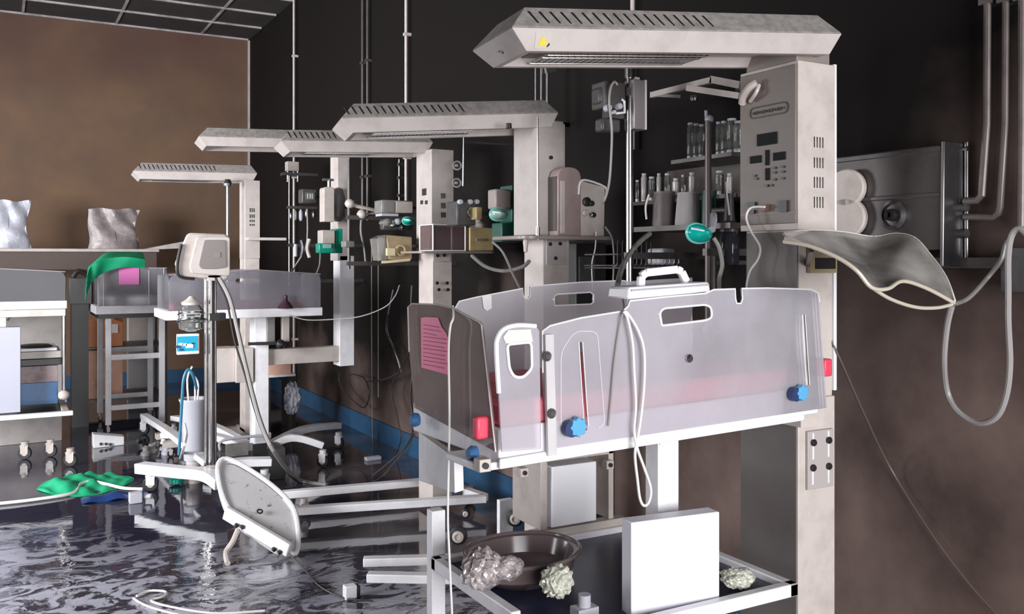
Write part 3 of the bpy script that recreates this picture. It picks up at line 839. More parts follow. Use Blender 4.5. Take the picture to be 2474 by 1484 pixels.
# hinge strip with studs
b = MB()
h0 = uh(1306, 810, -.02); h1 = uh(1328, 1095, -.02)
b.hexa([LB(*uh(1313, 1095)[:1], -.02, .957), LB(*uh(1334, 1095)[:1], -.02, .957), LB(*uh(1334, 1095)[:1], -.012, .957), LB(*uh(1313, 1095)[:1], -.012, .957)],
       [LB(uh(1306, 812)[0], -.02, h0[1]), LB(uh(1326, 812)[0], -.02, h0[1]), LB(uh(1326, 812)[0], -.012, h0[1]), LB(uh(1306, 812)[0], -.012, h0[1])])
hs = b.build('hinge_strip', clear('hinge_plastic', (.66, .64, .64), .72, (.95, .95, .95), .1, .1, 8), W1)
for x, y in ((1320, 861), (1331, 999)):
    p = on(x, y, -.02); b = MB(); b.lathe(p, [(.009, 0), (.009, .005), (.006, .008), (.001, .008)], 16, -Nn); b.torus(p - Nn * .004, .0095, .002, Nn, 16, 6); b.build('hinge_stud', darkg, hs)
p = on(1663, 866, -.006); b = MB(); b.lathe(p, [(.0105, 0), (.0105, .006), (.006, .011), (.001, .011)], 18, -Nn); b.build('catch_stud', chrome, W1)
# blue star knobs
for x, y, R_ in ((1400, 1033, .021), (1942, 950, .020)):
    p = on(x, y, -.03)
    prof = []
    b = MB()
    for z in (0, .018):
        prof.append([p + U * (R_ * (1 + .12 * math.cos(8 * t)) * math.cos(t)) + Z3 * (R_ * (1 + .12 * math.cos(8 * t)) * math.sin(t)) + Nn * z for t in [2 * PI * k / 48 for k in range(48)]])
    b.loft([[q * 1 for q in prof[0]], prof[1]]); 
    b.cyl(p + Nn * .015, p + Nn * .04, .008)
    b.build('blue_star_knob', bluek, W1, bevel=.002)
    b = MB(); p2 = on(x - 22, y + 3, -.018); b.lathe(p2, [(.019, -.01), (.019, .008), (.001, .008)], 18, -Nn); b.build('knob_shadow_disc' if False else 'knob_shade_disc', blued, W1)  # dark disc set beside each knob as its shadow
for v_, h_ in (((.36), .995), ((.06), .965)):
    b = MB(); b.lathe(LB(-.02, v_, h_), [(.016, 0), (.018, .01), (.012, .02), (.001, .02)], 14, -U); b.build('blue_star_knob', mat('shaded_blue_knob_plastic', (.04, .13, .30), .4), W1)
# cross bar & printed lines inside panel
# red hanging strap behind the slot
b = MB(); b.tube([on(1405, 850, .004), on(1409, 930, .004), on(1411, 990, .004), on(1416, 1040, -.006)], .003, 6, smooth=3); b.build('red_strap', mat('dark_red_strap', (.28, .015, .03), .5), W1)
# pink record sheet stuck to the end panel, torn corner
ps = [vh(*(p + (-.006,))) for p in ((1018, 888), (1017, 768), (1030, 766), (1058, 768), (1066, 790), (1078, 806), (1084, 830), (1083, 906))]
pk = plate('record_sheet', paperp, W1, A0 - U * .006, Nn, Z3, [ps], .001, label='torn pink record sheet taped to the end panel')
b = MB()
for k in range(11):
    t = k / 10
    ya = 785 + t * 95
    a_ = oe(1023, ya, -.0072); c_ = oe(1023 + (38 if k < 3 else 55) + 6 * math.sin(k * 2.3), ya + 6 + 4 * t, -.0072)
    b.bar(a_, c_, .0008, .0016)
b.build('printed_lines', inkp, pk)
# white strip of tape on the far panel corner
tp = [uh(*(p + (offF - .006,))) for p in ((1164, 714), (1187, 714), (1188, 745), (1176, 752), (1168, 745))]
plate('tape_strip', mat('pale_tape', (.7, .68, .67), .5), W1, A0 + Nn * (offF - .006), U, Z3, [tp], .001)
# --- underside: centre post, box, shelf
b = MB(); p = fY(1590, 1240, 1.93); q = fY(1640, 1040, 1.93)
b.box(p.x, q.x, 1.93, 1.985, .70, .945); b.box(p.x + .004, q.x - .004, 1.926, 1.93, .90, .94)
b.build('centre_post', white, W1, bevel=.002)
b = MB(); b.lathe(fY(1620, 1055, 1.925), [(.007, 0), (.007, .004), (.001, .004)], 12, (0, -1, 0)); b.build('bolt', dark, W1)
# white motor box
Mx = Matrix.Translation(V(1.37, 1.83, 0)) @ Matrix.Rotation(math.radians(-7), 4, 'Z')
b = MB(Mx); b.box(0, .262, 0, .05, .30, .742); b.build('motor_box', mat('lilac_white_paint', (.88, .87, .93), .4, dirt=.2, dcol=(.7, .7, .74), scale=4), W1, bevel=.003, label='plain white rectangular motor box')
# shelf tray
SH = .526
b = MB()
L1, R1, N1, F1 = 1.10, 1.875, 1.76, 2.44
b.box(L1, R1, N1, N1 + .028, SH - .035, SH); b.box(R1 - .03, R1, N1, F1, SH - .035, SH)
b.box(L1, R1, F1 - .028, F1, SH - .035, SH + .0); b.box(L1, L1 + .028, N1 + .2, F1, SH - .035, SH)
b.build('shelf_frame', white, W1, bevel=.003)
b = MB(); b.box(L1 + .028, R1 - .03, N1 + .028, F1 - .028, SH - .03, SH - .018); b.build('shelf_lining', navy, W1, label='dark navy shelf lining')
# legs under the shelf
for (x, y) in ((1.13, 2.47), (1.84, 2.40)):
    b = MB(); b.box(x - .022, x + .022, y - .02, y + .02, .08, .655 if x < 1.5 else .5); b.build('leg', white, W1, bevel=.003)
    caster(W1, (x, y, 0), .035)
b = MB(); b.box(1.1, 2.1, 1.80, 1.86, .07, .12); b.build('base_bar', white, W1, bevel=.004)
b = MB(); b.box(1.1, 2.1, 2.44, 2.50, .07, .12); b.build('base_bar', white, W1, bevel=.004)
for (x, y) in ((1.13, 1.83), (2.03, 1.83)): caster(W1, (x, y, 0), .03)
b = MB(); b.box(1.36, 1.42, 1.9, 1.96, .1, .32); b.box(1.42, 1.6, 1.84, 1.95, .10, .31); b.build('box_support', cream, W1)
# drawer cassette with white front at the far rail
b = MB()
a = fY(1285, 1300, 2.46); c = fY(1480, 1120, 2.46)
x0_, x1_ = a.x, c.x; z0_, z1_ = .548, .775
b.box(x0_ + .02, x0_ + .045, 2.44, 2.62, z0_, z1_); b.box(x1_ - .03, x1_ - .01, 2.44, 2.62, z0_, z1_)
b.box(x0_ + .02, x1_ - .01, 2.44, 2.62, z1_ - .015, z1_ + .008); b.box(x0_ - .01, x1_ + .03, 2.43, 2.47, z0_ - .03, z0_ + .0)
b.box(x0_ + .045, x1_ - .03, 2.56, 2.6, z0_, z1_ - .015)
cs = b.build('cassette_frame', cream, W1, bevel=.002)
b = MB(); b.box(x0_ + .055, x1_ - .085, 2.43, 2.56, z0_ + .006, z1_ - .03); b.build('cassette_front', mat('clean_white_front', (.95, .95, .98), .4), cs, bevel=.003, label='plain white drawer front')
for (x, y) in ((1268, 1143), (1475, 1124), (1478, 1290), (1173, 1126)):
    b = MB()
    p = fY(x, y, 2.42) if x > 1200 else on(x, y, -.012)
    b.box(p.x - .014, p.x + .014, p.y, p.y + .03, p.z - .014, p.z + .014)
    b.build('corner_block', cream, W1, bevel=.002)
    b = MB()
    p = fY(x, y, 2.417) if x > 1200 else on(x, y, -.015)
    b.lathe(p, [(.007, 0), (.007, .004), (.001, .004)], 12, (0, -1, 0))
    b.build('bolt', dark, W1)
b = MB(); b.box(1.42, 1.49, 2.1, 2.5, .90, .94); b.box(1.40, 1.44, 2.44, 2.5, .78, .94); b.build('under_bed_arm', cream, W1)
# dark brake knob at the shelf rail
b = MB(); p = fZ(1300, 1312, SH); b.blob(p + V(0, 0, .012), .022, .02, .016, .3, 3); b.tube([p + V(-.04, .0, .01), p, p + V(.03, -.02, -.03)], .006, 6, smooth=3); b.build('brake_lever', blued, W1)
# x-ray tray box hanging under the left end of the bed
b = MB()
pts = [fD(1012, 1044, 2.42), fD(1097, 1106, 2.16), fD(1099, 1192, 2.16), fD(1012, 1162, 2.42)]
q = [p + V(.03, .012, 0) for p in pts]
b.hexa(pts, q)
b.build('side_shelf_plate', white, W1, bevel=.002)
b = MB()
b.hexa([pts[0], pts[1], pts[1] + V(.02, -.18, .02), pts[0] + V(.34, .05, .0)], [p + V(0, 0, .012) for p in (pts[0], pts[1], pts[1] + V(.02, -.18, .02), pts[0] + V(.34, .05, .0))])
b.build('shelf_top_plate', smoked, W1, bevel=.002)
# stud stack seen at panel 's bottom edge
b = MB(); boxL(b, .0, .12, -.012, -.004, .94, .962, 0.003); b.build('tray_front', white, W1, bevel=.002)

# ================================================================= things on and around the nearest warmer
# twisted clear plastic heat shield held in front of the column
def bez(P, t):
    P = [Vector(p) for p in P]
    n = len(P) - 1
    out = Vector((0, 0, 0))
    for i, p in enumerate(P): out += p * (math.comb(n, i) * t ** i * (1 - t) ** (n - i))
    return out
def poly_at(P, t):
    Q = spline([Vector(p) for p in P], 8)
    f_ = t * (len(Q) - 1); i = min(int(f_), len(Q) - 2)
    return Q[i].lerp(Q[i + 1], f_ - i)
top = [(1894, 566, 2.34), (1960, 563, 2.42), (2040, 566, 2.50), (2110, 572, 2.54), (2165, 560, 2.52), (2210, 572, 2.46), (2250, 622, 2.40), (2285, 675, 2.33), (2307, 730, 2.26)]
bot = [(1893, 578, 2.20), (1950, 592, 2.16), (2020, 626, 2.12), (2070, 660, 2.10), (2105, 694, 2.10), (2145, 692, 2.12), (2180, 675, 2.16), (2235, 697, 2.21), (2305, 738, 2.26)]
T_ = [fD(*p) for p in top]; B_ = [fD(*p) for p in bot]
def shf(u, v):
    a = poly_at(T_, u); c = poly_at(B_, u)
    p = a.lerp(c, v)
    sag = math.sin(PI * v) * math.sin(PI * min(1, u * 1.02)) * .05
    return p + V(.2, .6, 0) * sag - V(0, 0, sag * .55) + V(0, 0, .006 * math.sin(9 * u + 5 * v))
HSr = thing('heat_shield', 'warped clear plastic heat shield sticking out beside the nearest warmer column', 'shield', fD(2020, 640, 2.2))
b = MB(); b.sheet(shf, 44, 14, .003); b.build('shield_sheet', shield_m, HSr)
b = MB(); b.tube([shf(u / 40, 0) for u in range(41)], .0042, 8, r1=.003); b.build('shield_rim', mat('milky_plastic_edge', (.72, .70, .66), .25), HSr, label='white melted upper rim')
b = MB(); b.tube([shf(u / 40, 1) for u in range(41)], .0048, 8); b.build('shield_rim', mat('yellowed_plastic_edge', (.46, .41, .33), .25), HSr)
b = MB(); b.tube([fD(2105, 694, 2.1), fD(2150, 722, 2.14), fD(2210, 742, 2.19), fD(2262, 744, 2.23), fD(2300, 736, 2.26)], .0045, 8, smooth=6); b.build('shield_rim', mat('yellowed_plastic_edge', (.46, .41, .33), .25), HSr)
b = MB(); p = fD(1960, 600, 2.3); b.bar(p, V(2.1, 1.935, p.z - .04), .012, .02); b.build('shield_arm', dsteel, HSr)

# portable monitor case with its carrying handle lying across the bed
Pm = thing('portable_case', 'white plastic case with a carrying handle, resting across the nearest bed', 'case', LB(.68, .16, 1.06))
b = MB()
a = on(1518, 724, -.012); c = on(1718, 705, -.012); a2 = on(1520, 694, -.012); c2 = on(1714, 681, -.012)
b.hexa([a, c, c + Nn * .085, a + Nn * .085], [a2, c2, c2 + Nn * .08, a2 + Nn * .08])
a = a2; c = c2
b.build('case_body', white, Pm, bevel=.006)
b = MB()
hh = [on(*p, .03) for p in ((1547, 705), (1549, 668), (1560, 659), (1635, 651), (1646, 657), (1658, 682))]
for k in range(len(hh) - 1): b.bar(hh[k], hh[k + 1], .020, .014, up=(0, 1, 0)) 
b.build('carrying_handle', white, Pm, bevel=.003)
b = MB(); b.tube([a + V(.005, -.002, -.008), V(c.x - .004, c.y - .002, c.z - .008)], .0022, 6); b.build('case_seam', greyc, Pm)

# looped white wires hung over the side of the bed
def wire(name, pts, r, m, label, cat='cable', group=None, sub=6):
    b = MB(); b.tube(pts, r, 7, smooth=sub)
    return tag(b.build(name, m), label, cat, group)
o_ = -.022
wire('sensor_cable', [on(*p, o_) for p in ((1506, 752), (1516, 770), (1528, 830), (1532, 900), (1536, 980), (1532, 1040), (1540, 1085), (1556, 1130), (1572, 1180), (1568, 1212), (1556, 1222), (1546, 1205), (1540, 1160), (1534, 1100), (1540, 1060), (1548, 1010), (1556, 930), (1556, 850), (1542, 800), (1518, 760), (1508, 752))], .0035, cablew, 'white sensor wire looped double over the near side of the nearest bed')
wire('sensor_cable', [on(1500, 700, .2), on(1507, 740, .05), on(1505, 754, -.012), on(1495, 800, -.012), on(1484, 880, -.012), on(1477, 960, -.012), on(1470, 1030, -.012)], .0025, cableg, 'grey wire hanging behind the white loop on the nearest bed')
wire('breathing_tube', [fD(1570, 565, 3.0), fD(1545, 585, 2.9), fD(1520, 615, 2.75), fD(1502, 650, 2.6), fD(1492, 690, 2.45)], .008, midg, 'ribbed grey tube dropping into the middle of the nearest bed', 'hose')
wire('power_cable', [fX(1848, 500, 2.02), fX(1815, 502, 2.01), fX(1803, 525, 2.0), fX(1815, 560, 2.0), fX(1836, 595, 2.0), fX(1832, 625, 2.0), fX(1812, 655, 1.98), fX(1804, 690, 1.96), fX(1806, 720, 1.95)], .0035, cablew, 'white cable curling out of the nearest control panel into the bed')
wire('hanging_cable', [oe(1094, 740, .004), oe(1095, 768, -.02), oe(1088, 790, -.03), oe(1084, 850, -.03), oe(1086, 1000, -.03), oe(1084, 1120, -.03), oe(1082, 1250, -.03), oe(1085, 1330, -.03), oe(1092, 1484, -.03), oe(1094, 1560, -.03)], .0028, cablew, 'thin white cord hanging from the left end of the nearest bed to below')
wire('hanging_cable', [fD(995, 690, 2.9), fD(993, 760, 2.9), fD(1000, 860, 2.9), fD(992, 960, 2.9), fD(1000, 1030, 2.9), fD(970, 1090, 3.2), fD(900, 1150, 4.0)], .003, cabled, 'dark cord hanging just behind the left end of the nearest bed')
wire('green_tube', [fD(1190, 585, 3.2), fD(1215, 610, 3.15), fD(1238, 660, 3.05), fD(1258, 702, 2.9), fD(1262, 730, 2.8)], .0042, cableg, 'grey tube running from the clear box down to the far bed panel notch', 'tube')
wire('curved_hose', [fD(1140, 618, 3.9), fD(1175, 645, 3.8), fD(1220, 655, 3.7), fD(1262, 645, 3.6), fD(1278, 632, 3.5)], .008, midg, 'grey breathing hose sagging behind the far bed panel', 'hose')
wire('hanging_cable', [fY(1440, 560, 3.2), fY(1438, 600, 3.2), fY(1430, 640, 3.2), fY(1432, 700, 3.2)], .003, cablew, 'thin white cord hanging under the second warmer shelf')
wire('hanging_cable', [fY(1462, 548, 3.2), fY(1478, 575, 3.2), fY(1483, 620, 3.2), fY(1482, 660, 3.2), fY(1480, 700, 3.2)], .004, cableg, 'grey cable curving down from the right side of the second warmer shelf')

# bags and pan on the lower shelf
sz = SH - .018
def W_(px, py, h=None): return fZ(px, py, sz if h is None else h)
bp_ = thing('bed_pan', 'shiny dark brown oval pan with rolled rim on the lower shelf', 'pan', W_(1260, 1400))
def oval(c, rx, ry, z, n=36, ang=.25):
    return [Vector((c.x + math.cos(ang) * rx * math.cos(t) - math.sin(ang) * ry * math.sin(t), c.y + math.sin(ang) * rx * math.cos(t) + math.cos(ang) * ry * math.sin(t), z)) for t in [2 * PI * k / n for k in range(n)]]
c = W_(1262, 1400); c = V(c.x, c.y, 0)
b = MB()
b.loft([oval(c, .10, .085, sz + .001), oval(c, .155, .13, sz + .035), oval(c, .165, .14, sz + .075), oval(c, .172, .148, sz + .082), oval(c, .155, .132, sz + .078), oval(c, .14, .118, sz + .035), oval(c, .09, .07, sz + .01)])
b.build('pan_body', brownpan, bp_)
b = MB(); b.tube(oval(c, .172, .148, sz + .082, 48), .006, 8, closed=True); b.build('pan_rim', brownpan, bp_)
def crumple(name, c, rx, ry, rz, seed, m, label, cat):
    bm2 = MB(); bm2.blob(c, rx, ry, rz, .42, seed, 4)
    rnd = random.Random(seed)
    for v in bm2.bm.verts:
        v.co += Vector((rnd.uniform(-1, 1), rnd.uniform(-1, 1), rnd.uniform(-1, 1))) * min(rx, rz) * .07
    return tag(bm2.build(name, m, smooth=False), label, cat)
p = W_(1165, 1375, sz + .09); crumple('plastic_bag', p, .048, .04, .045, 5, foil, 'crumpled clear plastic bag on the left rim of the brown pan', 'bag')
p = W_(1222, 1372, sz + .09); crumple('plastic_bag', p, .042, .035, .025, 9, foil, 'flatter crumpled clear bag in the middle of the brown pan', 'bag')
p = W_(1345, 1405, sz + .07); crumple('paper_wrap', p, .036, .036, .035, 12, foily, 'pale yellowish crumpled wrapper at the right rim of the brown pan', 'wrapper')
p = W_(1782, 1395, sz + .03); crumple('plastic_bag', p, .042, .035, .022, 15, foily, 'pale crumpled bag on the shelf right of the white motor box', 'bag')
b = MB(); p = W_(1412, 1465, sz + .02); b.cyl(p, p + V(0, 0, .03), .016); b.box(p.x - .03, p.x + .03, p.y - .02, p.y + .02, p.z - .02, p.z)
tag(b.build('small_jar', greyc), 'small pale cap standing at the front of the lower shelf', 'jar')

# ================================================================= the row of warmers behind
def vents(b, xs, Y, ys, mi=1, n=3):
    b.mi = mi
    for y0, y1 in ys:
        a0 = fY(xs[0], y0, Y); a1 = fY(xs[1], y1, Y)
        for k in range(n):
            xx = a0.x + (a1.x - a0.x) * k / (n - .2)
            b.box(xx, xx + (a1.x - a0.x) / n * .62, Y - .002, Y + .001, a1.z, a0.z)
    b.mi = 0
# second
W2 = thing('infant_warmer', 'second infant warmer from the front, boxes on its column shelf and no bed', 'infant warmer', (2.04, 3.4, 0))
xa = fY(1297, 400, 3.3).x; xb = fY(1362, 400, 3.3).x
b = MB(); b.box(xa, xb, 3.3, 3.5, 1.50, 1.99); b.build('controller_housing', hood_m, W2, bevel=.004)
b = MB(); b.box(xb, xb + .012, 3.31, 3.49, 1.0, 1.98); b.build('side_rail', cream, W2)
b = MB(); b.box(fY(1312, 600, 3.3).x, fY(1376, 600, 3.3).x, 3.3, 3.46, .03, 1.50); w2c = b.build('column', cream, W2, bevel=.004)
b = MB(); a = fY(1320, 640, 3.295); c = fY(1368, 578, 3.295); b.box(a.x, c.x, 3.293, 3.3, a.z, c.z); mp2 = b.build('mounting_plate', mat('grey_bracket_plate', (.42, .38, .365), .5), W2, bevel=.002)
for x, y in ((1329, 590), (1353, 589), (1342, 624), (1331, 381)):
    p = fY(x, y, 3.292); b = MB(); b.lathe(p, [(.008, 0), (.008, .005), (.001, .005)], 12, (0, -1, 0)); b.build('bolt', dark, mp2)
hood(W2, fY(825, 286, 3.45), math.radians(-12), math.radians(4.0), 0.0, .91, .34, 17, .03, .50)
b = MB(); b.lathe(fD(1229, 310, 3.7), [(.014, 0), (.012, .02), (.001, .022)], 12); b.build('lamp', chrome, W2)
for (p, q) in (((878, 1357), (1062, 1352)), ((888, 1394), (1105, 1398))):
    a = fZ(*p, .10); c = fZ(*q, .10); b = MB()
    d = (c - a).normalized(); b.bar(a, c + d * .75, .05, .035); b.build('base_leg', white, W2, bevel=.004)
b = MB(); a = fY(1207, 1310, 3.95); c = fY(1240, 1205, 3.95); b.box(a.x, c.x, 3.95, 3.98, .02, c.z); b.build('caster_post', white, W2, bevel=.003)
for x, y, Y_, r_ in ((1245, 1250, 3.9, .042), (1108, 1292, 3.55, .040), (1126, 1238, 4.1, .022)):
    p = fY(x, y, Y_); b = MB(); b.lathe(p, [(r_ * .4, 0), (r_ * .92, 0), (r_, .008), (r_, .02), (r_ * .5, .03), (.001, .03)], 22, (-.55, -.85, 0)); w_o = b.build('wheel', rubber, W2)
    b = MB(); b.lathe(p + V(-.012, -.02, 0), [(r_ * .62, 0), (r_ * .62, .014), (r_ * .35, .018), (r_ * .33, .012), (.001, .012)], 22, (-.55, -.85, 0)); b.build('wheel_hub', cream, w_o)
# its shelf
p0 = fY(1262, 578, 3.2); p1 = fY(1482, 562, 3.2)
sh2 = p0.z
b = MB()
b.loft([[Vector((x, y, sh2 + dz)) for x, y in rounded([(p0.x, 3.18), (p1.x, 3.18), (p1.x, 3.50), (p0.x, 3.50)], .06)] for dz in (0, .016)])
b.build('instrument_shelf', mat('brown_grey_shelf', (.27, .225, .205), .35), W2, bevel=.003)
b = MB(); p = fY(1299, 570, 3.19); b.cyl((p.x, p.y, sh2), (p.x, p.y, sh2 + .05), .009); b.cyl((p.x, p.y, sh2 + .05), (p.x, p.y, 1.98), .0035); b.build('shelf_rod', chrome, W2)
b = MB(); p = fY(1270, 600, 3.22); b.lathe((p.x, p.y, sh2 - .055), [(.001, 0), (.008, .004), (.010, .03), (.012, .045), (.008, .055)], 14); b.build('rod_foot', cream, W2)

def boxthing(name, label, cat, bx, m, group=None, bevel=.004, extra=None):
    r = thing(name, label, cat, ((bx[0] + bx[1]) / 2, (bx[2] + bx[3]) / 2, bx[4]), group)
    b = MB(); b.bb(bx); b.build('casing', m, r, bevel=bevel)
    return r
def front(r, nm, m, x0, y0, x1, y1, Y, t=.006):
    a = fY(x0, y1, Y); c = fY(x1, y0, Y); b = MB(); b.box(a.x, c.x, Y - t, Y + .0015, a.z, c.z); return b.build(nm, m, r, bevel=.001)
def knob(r, nm, m, x, y, Y, rad, t=.012):
    b = MB(); b.lathe(fY(x, y, Y), [(rad, -.002), (rad, t * .8), (rad * .8, t), (.001, t)], 16, (0, -1, 0)); return b.build(nm, m, r)

# brown dome-topped unit and pale regulator box on that shelf
sh2t = sh2 + .017
r = thing('ventilator_unit', 'brown dome-topped ventilator unit on the second warmer shelf', 'ventilator', (fY(1365, 560, 3.3).x, 3.33, sh2t))
xl = fY(1342, 500, 3.24).x; xr = fY(1398, 500, 3.24).x; zt = fY(1370, 405, 3.24).z
def domed(b, x0, x1, y0, y1, z0, z1, rr=.05, tilt=0.0):
    prof = rounded([(x0, z0), (x1, z0), (x1, z1 - tilt), (x0, z1)], [0, 0, rr, rr], 6)
    b.loft([[Vector((x, y, z)) for x, z in prof] for y in (y0, y1)])
b = MB(); domed(b, xl, xr, 3.22, 3.29, sh2t, zt, .06); b.build('casing', mat('mauve_plastic', (.33, .25, .24), .3, dirt=.5, dcol=(.2, .15, .14), scale=14), r, bevel=.003)
b = MB(); domed(b, xl - .003, xl + .0, 3.23, 3.285, sh2t + .02, zt - .04, .003); b.build('side_panel', mat('dark_brown_plastic', (.055, .04, .038), .4), r)
b = MB(); b.box(xl + .012, xl + .03, 3.214, 3.22, sh2t + .01, zt - .06); b.build('front_rib', beigep, r)
r = thing('oxygen_regulator', 'pale regulator box with knobs beside the brown ventilator unit', 'regulator', (fY(1432, 560, 3.26).x, 3.27, sh2t))
x0 = fY(1403, 500, 3.22).x; x1 = fY(1462, 500, 3.22).x; z1 = fY(1403, 436, 3.22).z; z2 = fY(1462, 452, 3.22).z
b = MB(); b.hexa([(x0, 3.22, sh2t), (x1 - .004, 3.22, sh2t), (x1 - .004, 3.33, sh2t), (x0, 3.33, sh2t)], [(x0, 3.22, z1), (x1, 3.22, z2), (x1, 3.33, z2), (x0, 3.33, z1)])
b.build('casing', cream, r, bevel=.004)
b = MB(); b.box(x0 - .002, x1 + .002, 3.217, 3.222, z2 - .002, z1) if False else b.tube([fY(1398, 470, 3.215), fY(1402, 440, 3.215), fY(1420, 436, 3.215), fY(1462, 452, 3.215), fY(1464, 470, 3.215)], .005, 6, smooth=3); b.build('pale_gasket', edge_m, r)
knob(r, 'dial', dark, 1416, 488, 3.22, .020); knob(r, 'dial', dark, 1426, 492, 3.22, .012, .02)
knob(r, 'knob', beigep, 1411, 515, 3.22, .014, .02); knob(r, 'knob', chrome, 1428, 520, 3.22, .013, .025)

# third
W3 = thing('infant_warmer', 'third infant warmer from the front, with a clear box on its column tray', 'infant warmer', (2.12, 4.65, 0))
x0 = fY(1043, 500, 4.55).x; x1 = fY(1096, 500, 4.55).x
b = MB(); b.box(x0, x1, 4.55, 4.76, 1.44, 2.0); vents(b, (1065, 1076), 4.55, ((467, 480), (490, 504), (513, 526)))
b.mi = 1
for (px0, py0, px1, py1) in ((1020, 455, 1030, 473), (1016, 484, 1022, 494), (1027, 484, 1033, 494)):
    a = fX(px0, py1, x0 - .001); c = fX(px1, py0, x0 - .001); b.box(x0 - .003, x0 + .001, c.y, a.y, a.z, c.z)
b.build('controller_housing', [hood_m, dark], W3, bevel=.003)
b = MB(); b.box(x0 + .01, x1 - .005, 4.56, 4.75, .03, 1.45); b.build('column', cream, W3, bevel=.003)
b = MB(); a = fY(1048, 632, 4.545); c = fY(1090, 605, 4.545); b.box(a.x, c.x, 4.55, 4.56, a.z, c.z); mp3 = b.build('mounting_plate', hood_m, W3, bevel=.002)
for x, y in ((1057, 618), (1073, 617), (1056, 684), (1080, 684), (1060, 700), (1082, 700)):
    p = fY(x, y, 4.55); b = MB(); b.lathe(p, [(.009, 0), (.009, .006), (.001, .006)], 12, (0, -1, 0)); b.build('bolt', dark, mp3)
hood(W3, fY(680, 340, 4.72), math.radians(-8), math.radians(2.0), 0.0, .82, .34, 17, .05, .52)
for (p, q) in (((668, 1197), (1012, 1166)), ((716, 1234), (1152, 1206))):
    a = fZ(*p, .09); c = fZ(*q, .09); b = MB(); d = (c - a).normalized(); b.bar(a, c + (d * .05 if q[0] > 1100 else d * .12), .055, .04); b.build('base_leg', white, W3, bevel=.004)
a = fZ(1012, 1166, .09); c = fZ(1152, 1206, .09)
b = MB(); b.bar(a + V(.1, 0, 0), c + V(.05, 0, 0), .05, .04); b.build('base_crossbar', white, W3, bevel=.004)
for p in (fZ(690, 1197, 0), fZ(735, 1236, 0), fZ(1140, 1225, 0), fZ(1010, 1190, 0)):
    pass
caster(W3, fZ(735, 1250, 0), .034); caster(W3, fZ(1135, 1218, 0), .034)
# tray with clear box, cream box
p0 = fY(1012, 590, 4.35); p1 = fY(1193, 606, 4.35)
tz = fY(1100, 606, 4.35).z
b = MB(); b.loft([[Vector((x, y, tz - .014 + dz)) for x, y in rounded([(p0.x, 4.33), (p1.x, 4.33), (p1.x, 4.62), (p0.x, 4.62)], .03)] for dz in (0, .012)]); b.build('instrument_tray', mat('brown_grey_shelf', (.27, .225, .205), .35), W3, bevel=.002)
r = thing('clear_box', 'clear plastic box with pale edges on the third warmer tray', 'box', (fY(1085, 600, 4.4).x, 4.45, tz))
bx = BY(1046, 543, 1124, 598, 4.37, .17); bx = (*bx[:4], tz, bx[5])
b = MB(); b.bb(bx); b.build('box_walls', clear('brown_tinted_plastic', (.16, .12, .12), .5, (.7, .6, .6), .06, .1, 8), r)
b = MB()
xs = (bx[0], bx[1]); ys = (bx[2], bx[3]); zs = (bx[4], bx[5])
for x in xs:
    for y in ys: b.cyl((x, y, zs[0]), (x, y, zs[1]), .004, seg=6)
for z in zs:
    for x in xs: b.cyl((x, ys[0], z), (x, ys[1], z), .004, seg=6)
    for y in ys: b.cyl((xs[0], y, z), (xs[1], y, z), .004, seg=6)
b.build('box_edges', edge_m, r)
bx = BY(1135, 550, 1193, 602, 4.36, .12); bx = (*bx[:4], tz, bx[5])
r = boxthing('junction_box', 'yellowish cream box at the right end of the third warmer tray', 'box', bx, yelp)
front(r, 'label_plate', mat('dull_label', (.25, .19, .12), .6), 1150, 577, 1172, 582, 4.36)
# fourth
W4 = thing('infant_warmer', 'fourth infant warmer, long clear-sided bed carried by a side pedestal', 'infant warmer', (1.8, 6.0, 0))
YC4 = 5.95
x0 = fY(816, 500, YC4).x; x1 = fY(845, 500, YC4).x
b = MB(); zb = fY(830, 885, YC4).z
b.box(x0, x1, YC4, YC4 + .16, fY(830, 630, YC4).z, fY(830, 372, YC4).z); b.build('controller_housing', hood_m, W4, bevel=.003)
b = MB(); b.box(fY(821, 700, YC4).x, fY(856, 700, YC4).x, YC4, YC4 + .14, zb, fY(830, 618, YC4).z); b.build('column', white, W4, bevel=.003)
b = MB(); z1_ = fY(760, 840, YC4).z; z0_ = fY(760, 877, YC4).z; b.box(fY(640, 800, YC4).x, fY(822, 800, YC4).x, YC4 + .01, YC4 + .09, z0_, z1_); b.build('cross_beam', cream, W4, bevel=.003)
b = MB(); xp0 = fY(612, 900, YC4 + .02).x; xp1 = fY(646, 900, YC4 + .02).x; zpt = fY(630, 765, YC4).z
b.box(xp0, xp1, YC4 - .02, YC4 + .12, .12, zpt); b.build('pedestal', white, W4, bevel=.004)
b = MB(); b.box(xp0 - .12, xp0 - .01, YC4 - .03, YC4 + .16, fY(560, 925, YC4).z, fY(560, 842, YC4).z); b.box(xp0 - .27, xp0 - .12, YC4 + .0, YC4 + .16, fY(540, 925, YC4).z, fY(540, 842, YC4).z); b.build('control_box', cream, W4, bevel=.003)
hood(W4, fY(480, 330, 5.9), math.radians(-6), math.radians(1.5), 0.0, .95, .36, 0, 0, 1, grille=False)
